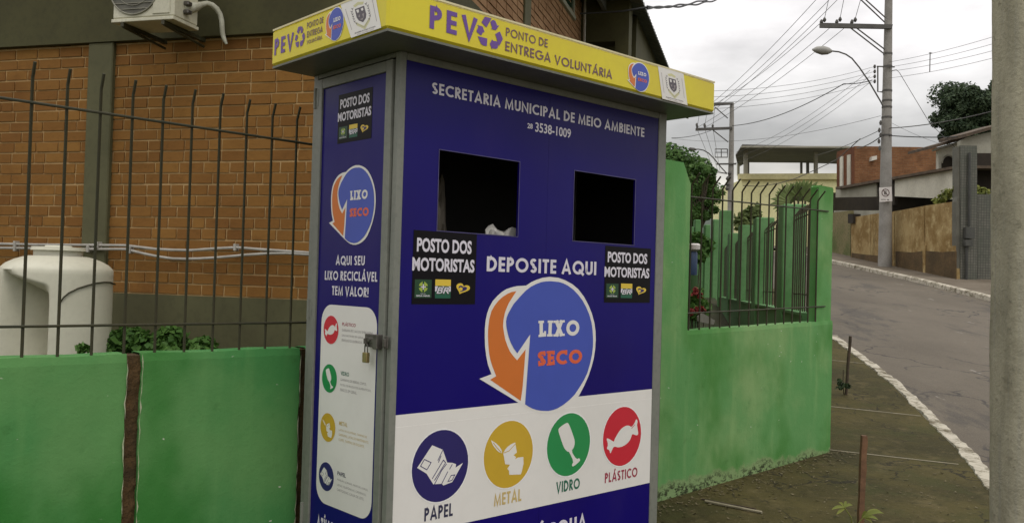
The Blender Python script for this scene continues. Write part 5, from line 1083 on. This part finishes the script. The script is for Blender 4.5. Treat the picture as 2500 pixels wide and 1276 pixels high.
cS = DP(2162, 470.5, SY-.004); m = MB(); r_ = .155; nn = 40
for i in range(nn):
    a, b = 2*pi*i/nn, 2*pi*(i+1)/nn; m.poly([cS+Vector((r_*cos(a), 0, r_*sin(a))), cS+Vector((r_*cos(b), 0, r_*sin(b))), cS+Vector((.8*r_*cos(b), 0, .8*r_*sin(b))), cS+Vector((.8*r_*cos(a), 0, .8*r_*sin(a)))])
for q in ribbon([(-.70*r_, .70*r_), (.70*r_, -.70*r_)], .028): m.poly([cS+Vector((v.x, -.0015, v.y)) for v in q])
m.build('ring', plain('sign_dark_red', (.07, .022, .02), .5), sg)
PSG = lambda x, z, d: cS+Vector((x, -.001-d, z))
m = MB(); ftext(m, 'E', PSG, -.05, -.07, .10, .14, 0, .0001, .03); ftext(m, 'INÍCIO', PSG, -.17, -.285, .19, .045, 0, .0001, .02); m.poly([PSG(x, z, .0001) for x, z in ((.075, -.255), (.135, -.255), (.135, -.27), (.15, -.27), (.105, -.30), (.06, -.27), (.075, -.27))]); m.build('lettering', plain('sign_black', (.02, .02, .02), .5), sg)
Y2 = 50
p2 = thing('utility_pole', DP(1785, 590, Y2), 'thinner far utility pole with two stepped crossarms behind the green railings', 'utility pole')
m = MB(); m.tube([DP(u, v, Y2) for u, v in ((1783, 660), (1784, 450), (1786, 330), (1787, 251))], [.185, .165, .135, .115], 12); m.build('shaft', M_POLE, p2, smooth=True)
for px in ([(1744, 258), (1744, 251.5), (1789, 250), (1789, 255)], [(1699, 319), (1699, 312.5), (1788, 309.5), (1788, 315.5)], [(1750, 402), (1750, 398.5), (1798, 398), (1798, 401.5)]):
    m = MB(); fpoly(m, px, Y2-.25, .12); m.build('crossarm', M_POLE2, p2)
for px in ([(1746, 262), (1777, 289)], [(1741, 318), (1778, 347)], [(1752, 420), (1775, 424)]): bar(px, Y2-.18, .03, 'brace', M_POLE2, p2)
for (u, v) in ((1702, 308), (1721, 307), (1740, 307), (1701, 304), (1720, 305)):
    m = MB(); c = DP(u, v, Y2-.2); m.tube([c-Vector((0, 0, .14)), c, c+Vector((0, 0, .08))], [.04, .075, .03], 7); m.build('insulator', M_POLE2, p2, smooth=True)
bar([(1776, 364), (1746, 364), (1746, 384), (1776, 384), (1776, 364)], Y2-.2, .035, 'insulator_rack', M_POLE2, p2, 4); bar([(1761, 364), (1761, 384)], Y2-.2, .03, 'insulator_rack', M_POLE2, p2, 4); bar([(1747, 372), (1776, 372)], Y2-.2, .03, 'insulator_rack', M_POLE2, p2, 4)
for v in (423, 436, 450, 460):
    m = MB(); c = DP(1777+random.uniform(-3, 12), v, Y2-.2); m.tube([c-Vector((0, 0, .12)), c, c+Vector((0, 0, .12))], [.05, .12, .05], 7); m.build('cable_clamp', M_POLE2, p2, smooth=True)
l2 = thing('street_lamp', DP(1773, 422, Y2-.2), 'slim far street lamp on a curved arm fixed to the far utility pole', 'street lamp')
bar([(1775, 424), (1760, 408), (1744, 388), (1730, 374), (1718, 367), (1706, 364.5), (1698, 364.5)], Y2-.2, .032, 'arm', M_POLE2, l2)
m = MB(); m.tube([DP(u, v, Y2-.2) for u, v in ((1701, 365), (1694, 365), (1684, 363.5), (1680, 363))], [.03, .10, .09, .02], 8); m.build('head', M_POLE2, l2, smooth=True)
# cables
M_CABLE = plain('cable_grey', (.085, .082, .078), .6); M_CABLED = plain('cable_black', (.03, .03, .03), .6)
GC = 'overhead cables in the street'
def cable(A, C_, lab, r=.010, sag=.0, mt=None, n=16, twist=False):
    A, C_ = Vector(A), Vector(C_); pts = [A.lerp(C_, i/n)-Vector((0, 0, sag*4*(i/n)*(1-i/n))) for i in range(n+1)]
    m = MB(); m.tube(pts, r, 5); return tag(m.build('power_cable', mt or M_CABLE, None, pts[0], smooth=True), lab, 'cable', GC)
pol = YP-.2
for (u0, v0, y0, u1, v1, y1, lab, r) in (
    (2003, -12, 33, 1700, 283, 50, 'outermost left steep cable crossing the sky to the far pole', .011),
    (2036, -12, 33.5, 1716, 281, 50, 'second steep cable from above the near pole down to the far pole', .011),
    (2068, -24, 33.8, 1738, 272, 50, 'steep cable crossing the tip of the near crossarm on its way to the far pole', .011),
    (2006, 54, pol, 1745, 254, 50, 'cable from the tip of the near crossarm to the far pole top', .011),
    (2045, 52, pol, 1702, 312, 50, 'cable from the middle of the near crossarm to the far crossarm tip', .011),
    (2082, 52, pol, 1722, 311, 50, 'cable from the inner insulator of the near crossarm to the far crossarm', .011)):
    cable(DP(u0, v0, y0), DP(u1, v1, y1), lab, r, .25)
for (u0, v0, u1, v1, w) in ((2025, -10, 2013, 46, 'outer'), (2062, -10, 2051, 45, 'middle'), (2104, -10, 2088, 46, 'inner')): cable(DP(u0, v0, pol), DP(u1, v1, pol), 'short near-vertical jumper cable down to the %s insulator of the near crossarm' % w, .012)
for i, v in enumerate((163, 175, 187, 199)): cable(DP(2135, v, pol), DP(1640, 222+i*15, 30), 'thin parallel cable leaving the near pole rack leftwards behind the kiosk canopy', .007, .3)
for i, v in enumerate((152, 164, 175, 191)): cable(DP(2170, v, pol), DP(2500, 66+i*18.5, 27), 'thin parallel cable leaving the near pole towards the concrete post on the right', .007, .1)
m = MB(); m.tube([DP(2271, 128, 31), DP(2270, 176, 31)], .018, 5); m.tube([DP(2268, 130, 31), DP(2276, 130, 31)], .014, 5); tag(m.build('cable_spacer', M_CABLE, None, DP(2271, 150, 31)), 'small upright spacer holding the thin cables right of the near pole', 'spacer')
cable(DP(2130, 196, pol), DP(2060, 205, 35), 'thick dark cable joining the near pole rack to a splice', .018, .05, M_CABLED)
cable(DP(2060, 205, 35), DP(1788, 307, 49.8), 'thick dark sagging cable from the splice to the far pole', .020, .35, M_CABLED)
for i, (u, v, u1, v1) in enumerate(((2124, 172, 1796, 372), (2124, 186, 1796, 385), (2126, 200, 1796, 398))): cable(DP(u, v, pol), DP(u1, v1, 50), 'thin slack parallel cable between both poles below the thick dark cable', .008, .4)
P_ = [DP(2178, 173, pol), DP(2188, 170, pol), DP(2196, 178, pol), DP(2270, 301, 34), DP(2330, 358, 33.8), DP(2343, 380, 33.5)]; m = MB(); m.tube(P_, .011, 5); tag(m.build('power_cable', M_CABLE, None, P_[0], smooth=True), 'service cable dropping from the near pole to the white house', 'cable', GC)
cable(DP(2172, 313, pol), DP(2500, 250, 28), 'upper thick cable from the near pole passing in front of the dark tree', .018, .15)
cable(DP(2170, 331, pol), DP(2360, 333, 32.6), 'level black cable from the near pole to the white house eave', .020, .05, M_CABLED)
cable(DP(2176, 300, pol), DP(2345, 365, 33), 'fine slanting cable from the near pole to the white house wall', .006, .1)
cable(DP(2148, 318, pol), DP(1990, 380, 50), 'upper dark cable slanting left from the near pole over the terrace roof', .014, .1, M_CABLED)
cable(DP(2148, 335, pol), DP(2092, 362, 41.5), 'tangled black cable from the near pole to the brick upper floor', .022, .08, M_CABLED)
cable(DP(2150, 283, pol), DP(1640, 338, 52), 'fine long cable from the near pole passing behind the far pole', .008, .5)
P_ = [DP(2100, 339, 38), DP(2043, 390, 42), DP(1990, 415, 45), DP(1942, 436, 47), DP(1900, 448, 49), DP(1855, 455, 51.8), DP(1814, 453, 52)]; m = MB(); m.tube(P_, .022, 5); tag(m.build('power_cable', M_CABLE, None, P_[0], smooth=True), 'thick slack cable hanging across the front of the yellow terrace house', 'cable', GC)
for i, (u0, v0, u1, v1) in enumerate(((1703, 318, 1742, 412), (1721, 316, 1752, 415), (1741, 316, 1758, 420), (1710, 262, 1703, 306), (1728, 262, 1721, 305), (1745, 262, 1741, 305))):
    cable(DP(u0, v0, Y2-.2), DP(u1, v1, Y2+(18 if i < 3 else 0)), 'thin jumper cable hanging at the crossarm of the far pole', .012, .0)
cable(DP(1640, 337, 40), DP(1735, 319, 50), 'dark cable running left from the far pole behind the kiosk canopy', .016, .1, M_CABLED)
for i in range(2):
    A = B(LE+.0, 12.4, ZR-.02); A = DP(1580, 18+i*2, 13.5); C_ = DP(1790, -14-10*i, 20); m = MB(); n_ = 40
    m.tube([A.lerp(C_, j/n_)+Vector((0, .012*sin(j*.8+i*pi), .013*cos(j*.8+i*pi)-.35*(j/n_)*(1-j/n_))) for j in range(n_+1)], .016, 6); tag(m.build('power_cable', M_CABLED, None, A, smooth=True), 'twisted black service cable leading from the brick building eave to the street', 'cable', GC)
P_ = [DP(1416, 34, 13.6), DP(1470, 31, 13.6), DP(1520, 28, 13.5), DP(1582, 18, 13.5)]; m = MB(); m.tube(P_, .014, 6); tag(m.build('power_cable', M_CABLED, None, P_[0], smooth=True), 'dark cable under the eave of the brick building', 'cable', GC)
# ------------------------------------------------------------------ palm and yard planting
def fanpalm(base, fronds, lab, mat_, blade=.55):
    t = thing('fan_palm', base, lab, 'palm'); m = MB(); h = fronds[0][0]
    for (hub, tip) in fronds:
        hub, tip = Vector(hub), Vector(tip); ax = (tip-hub).normalized(); q = ax.cross(Vector((.2, -1, .15))).normalized(); Lb = (tip-hub).length; up = ax.cross(q)
        for a in np.linspace(-.95, .95, 9):
            d = (ax*cos(a)+q*sin(a)).normalized(); sd_ = d.cross(up).normalized()*.085; ln = Lb*(1-.25*abs(a)/1.15)*random.uniform(.9, 1.08); e_ = hub+d*ln-Vector((0, 0, .10*random.random()))+up*random.uniform(-.04, .04)
            mid = hub+d*ln*.55+up*.02; m.add([hub, mid-sd_, e_, mid+sd_], [(0, 1, 2, 3)])
    m.build('fronds', mat_, t); m = MB(); hb = Vector(base)
    for hub, _ in fronds: m.tube([hb+Vector((0, 0, (hub.z-hb.z)*.5)), Vector(hub).lerp(hb, .25)+Vector((0, 0, .05)), hub], [.03, .022, .014], 5)
    m.tube([hb, hb+Vector((0, 0, (fronds[0][0].z-hb.z)*.6))], [.14, .10], 8); m.build('trunk', M_TRUNK, t, smooth=True)
YF = 25
fanpalm(yb((DP(1945, 560, YF).x, YF)), [(DP(u, v, YF+dy), DP(u+(a-u)*1.3, v+(b-v)*1.3, YF+dy*1.5)) for u, v, a, b, dy in ((1930, 490, 1906, 462, 0), (1940, 482, 1930, 448, .2), (1948, 480, 1950, 446, -.2), (1960, 480, 1972, 442, 0), (1968, 485, 1990, 448, .3), (1930, 495, 1890, 492, -.2), (1950, 492, 1945, 462, .4), (1938, 492, 1914, 478, .3), (1965, 490, 1998, 458, -.3))], 'broad fan palm with grey green fronds rising behind the green street wall', F_PALM)
clump('low_shrub', yb((DP(1830, 560, 27).x, 27)), [DP(u, v, 27) for u, v in ((1812, 530), (1822, 524), (1834, 518), (1845, 512), (1826, 538), (1840, 530), (1815, 545), (1850, 540), (1806, 548))], .22, 480, .13, F_PALM, 'low olive shrub in front of the yellow house beyond the street wall', 'shrub')
clump('garden_shrub', yb((DP(1702, 600, 15).x, 15)), [DP(u, v, 15) for u, v in ((1690, 590), (1700, 584), (1710, 592), (1718, 598), (1694, 602), (1706, 606), (1684, 596), (1715, 610), (1700, 620))], .16, 1100, .085, F_SHRUB, 'dark green garden shrub in the yard behind the blue post', 'shrub')
YR = 8.4
t = clump('flowering_bush', yb((DP(1703, 780, YR).x, YR)), [DP(u, v, YR) for u, v in ((1690, 745), (1700, 728), (1705, 712), (1712, 740), (1698, 760), (1716, 762), (1688, 770), (1706, 775), (1720, 748), (1694, 722))], .06, 520, .035, F_SHRUB, 'small bush with red flowers behind the railing next to the tall green pillar', 'bush')
leafmesh('flowers', leaves([np.array(DP(u, v, YR-.05)) for u, v in ((1698, 706), (1702, 714), (1694, 716), (1690, 756), (1700, 754), (1712, 750), (1718, 758), (1706, 760), (1686, 764), (1710, 722))], [.028]*10, 330, .022, rng, aspect=1.2), F_RED, t)
m = MB(); fpoly(m, [(1704, 772), (1716, 764), (1746, 782), (1742, 792), (1704, 784)], 8.15, .05); m.v = m.v; tag(m.build('grey_board', surf('grey_board', (.20, .19, .16), (.15, .14, .115), 5, .8), None, DP(1724, 790, 8.15)), 'short grey board leaning behind the railing below the red flowers', 'board')
c = DP(1690, 640, 12); bpz = gz(12)+.05
t = thing('blue_post', (c.x, 12, bpz), 'blue plastic post topped by a pale bowl behind the tall green pillar', 'post')
m = MB(); ztp = DP(1690, 614, 12).z; m.tube([(c.x, 12, ztp-.32), (c.x, 12, ztp-.3), (c.x, 12, ztp-.02), (c.x, 12, ztp)], [.07, .072, .07, .055], 14); m.build('drum', plain('blue_plastic', (.015, .035, .085), .5), t, smooth=True)
m = MB(); mq = MB(); mq.tube([(c.x, 12, bpz), (c.x, 12, ztp-.325)], [.09, .085], 10); mq.build('base', plain('shaded_green', (.03, .075, .02), .8), t, smooth=True); q = Vector((c.x+.02, 11.97, ztp)); m.tube([q, q+Vector((0, 0, .03)), q+Vector((0, 0, .09)), q+Vector((0, 0, .11))], [.03, .075, .085, .06], 14); m.build('bowl', plain('pale_bowl', (.6, .56, .52), .5), t, smooth=True)
# ------------------------------------------------------------------ pavement edge: stakes, saplings, sticks
def stake(pb, u, v, r, mt, lab, n=8):
    b = Vector(pb); tp = DP(u, v, b.y); t = MB(); pts = []
    for i in range(13): f = i/12; pts.append((b-Vector((0, 0, .05))).lerp(tp, f)+Vector((.006*mnoise.noise(Vector((f*5, b.x, 0))), .006*mnoise.noise(Vector((f*5, b.y, 3))), 0)))
    t.tube(pts, [r*(1+.12*mnoise.noise(Vector((f*1.7, 3, b.x)))) for f in range(13)], n); return tag(t.build('wooden_stake', mt, None, b), lab, 'stake')
stake(on_ground(2065, 963), 2076, 820, .021, M_WOODD, 'dark weathered wooden stake near the kerb by the wall corner')
b2 = on_ground(2100, 1290); stake(b2, 2108.5, 1062, .0285, M_WOOD, 'reddish brown square wooden stake in the pavement in front', 4)
def leafblade(m, A, tip, wd, droop):
    A, tip = Vector(A), Vector(tip); ax = tip-A; s_ = ax.cross(Vector((0, -.7, .7))).normalized()*wd; vs = []
    for i in range(7):
        f = i/6; c = A+ax*f+Vector((0, 0, droop*4*f*(1-f)-.0*f)); w_ = sin(pi*min(1, f*.92+.08))**.8
        vs += [c-s_*w_+Vector((0, 0, .006*w_)), c, c+s_*w_+Vector((0, 0, .006*w_))]
    m.add(vs, [(i*3+j, i*3+j+1, i*3+j+4, i*3+j+3) for i in range(6) for j in range(2)])
YS_ = b2.y-.12; t = thing('sapling', on_ground(2082, 1300), 'young sapling with light green pointed leaves at the foot of the reddish stake', 'sapling')
m = MB()
for (u0, v0, u1, v1, wd, dr) in ((2062,1238,2030,1243,.012,.008), (2062,1238,2047,1225,.010,.006), (2062,1237,2066,1222,.010,.004), (2063,1237,2082,1232,.011,.006), (2062,1240,2042,1255,.011,.0), (2108,1262,2158,1252,.016,.02), (2108,1262,2145,1268,.014,.012), (2106,1262,2150,1246,.013,.02), (2108,1264,2130,1276,.013,.01), (2104,1262,2118,1248,.010,.01)): leafblade(m, DP(u0, v0, YS_), DP(u1, v1, YS_+random.uniform(-.05, .05)), wd, dr)
m.build('leaves', F_YEL, t, smooth=True); m = MB(); m.tube([on_ground(2082, 1300), DP(2078, 1262, YS_), DP(2062, 1238, YS_)], .0035, 5); m.tube([on_ground(2082, 1300), DP(2092, 1280, YS_), DP(2107, 1262, YS_)], .0035, 5); m.build('stem', F_YEL, t)
t = thing('sapling', on_ground(2060, 962), 'dark leaved sapling tied to the dark stake near the wall corner', 'sapling'); yk = 11.8
leafmesh('leaves', leaves([np.array(DP(u, v, yk)) for u, v in ((2047, 946), (2050, 934), (2062, 938), (2070, 941), (2056, 942), (2048, 930))], [.035]*6, 60, .05, rng, aspect=1.4), F_TREE, t); m = MB(); m.tube([on_ground(2060, 962), DP(2058, 930, yk), DP(2059, 902, yk)], .006, 5); m.tube([DP(2058, 940, yk), DP(2047, 944, yk)], .004, 4); m.build('stem', M_TRUNK, t)
for (u0, v0, u1, v1, r, lab) in ((1722, 1226, 1860, 1253, .014, 'pale straight stick lying on the pavement beside the kiosk'), (1713, 1219, 1845, 1243, .007, 'thin dark stick lying along the pale stick on the pavement')):
    A, C_ = on_ground(u0, v0), on_ground(u1, v1); m = MB(); m.tube([A.lerp(C_, i/8)+Vector((0, .008*mnoise.noise(Vector((i*.9, r*99, 0))), r*.9)) for i in range(9)], [r*(.8+.3*mnoise.noise(Vector((i, 3, r*50)))) for i in range(9)], 6); tag(m.build('fallen_stick', M_STICK if r > .01 else M_WOODD, None, A), lab, 'stick')
# loose grit and dead leaves along the foot of the wall
m = MB(); rg = random.Random(5)
for i in range(700):
    a = rg.uniform(2.9, 6.3); off = abs(rg.gauss(0, .16)) if i < 420 else rg.uniform(0, 1.8); P = k(a, WB-.02-off, 0); P.z = gz(P.y); s_ = rg.uniform(.006, .02); an = rg.uniform(0, 6.28); u_ = Vector((cos(an), sin(an), rg.uniform(-.3, .3)))*s_; v_ = Vector((-sin(an), cos(an), rg.uniform(-.3, .3)))*s_*rg.uniform(.4, .8)
    m.poly([P+Vector((0, 0, .008))-u_, P+Vector((0, 0, .008))-v_, P+Vector((0, 0, .014))+u_, P+Vector((0, 0, .010))+v_])
o = m.build('leaf_litter', surf('dry_litter', (.085, .065, .03), (.15, .125, .07), 40, .95)); tag(o, 'scattered grit and dead leaves at the foot of the green wall', 'litter'); kind(o, 'stuff')
# ------------------------------------------------------------------ concrete post in the foreground
YC = 4.2; cp_ = Vector((2.275+.17+.148, YC+.14, gz(YC)-.1)); nz_, na = 220, 56; vs = []
for j in range(nz_+1):
    z = cp_.z+6.2*j/nz_; tp = 1-.010*z
    for i in range(na):
        a = 2*pi*i/na; ca, sa = cos(a), sin(a); e_ = 5; rr = (abs(ca)**e_+abs(sa)**e_)**(-1/e_); X, Yv = .172*rr*ca*tp, .14*rr*sa*tp
        dv = .004*mnoise.noise(Vector((X*9, Yv*9, z*2.2)))+.0025*mnoise.noise(Vector((X*40, Yv*40, z*12)))
        if abs(X-.03) < .035 and sa < 0: dv += .004
        vs.append((cp_.x-.0143*(z-1.6)+X+ca*dv, cp_.y+Yv+sa*dv, z))
m = MB(); m.add(vs, [(j*na+i, j*na+(i+1) % na, (j+1)*na+(i+1) % na, (j+1)*na+i) for j in range(nz_) for i in range(na)]+[tuple(nz_*na+i for i in range(na))])
tag(m.build('concrete_post', M_CONC, None, cp_, smooth=True), 'rough grey concrete post in the right foreground cut by the frame edge', 'post')
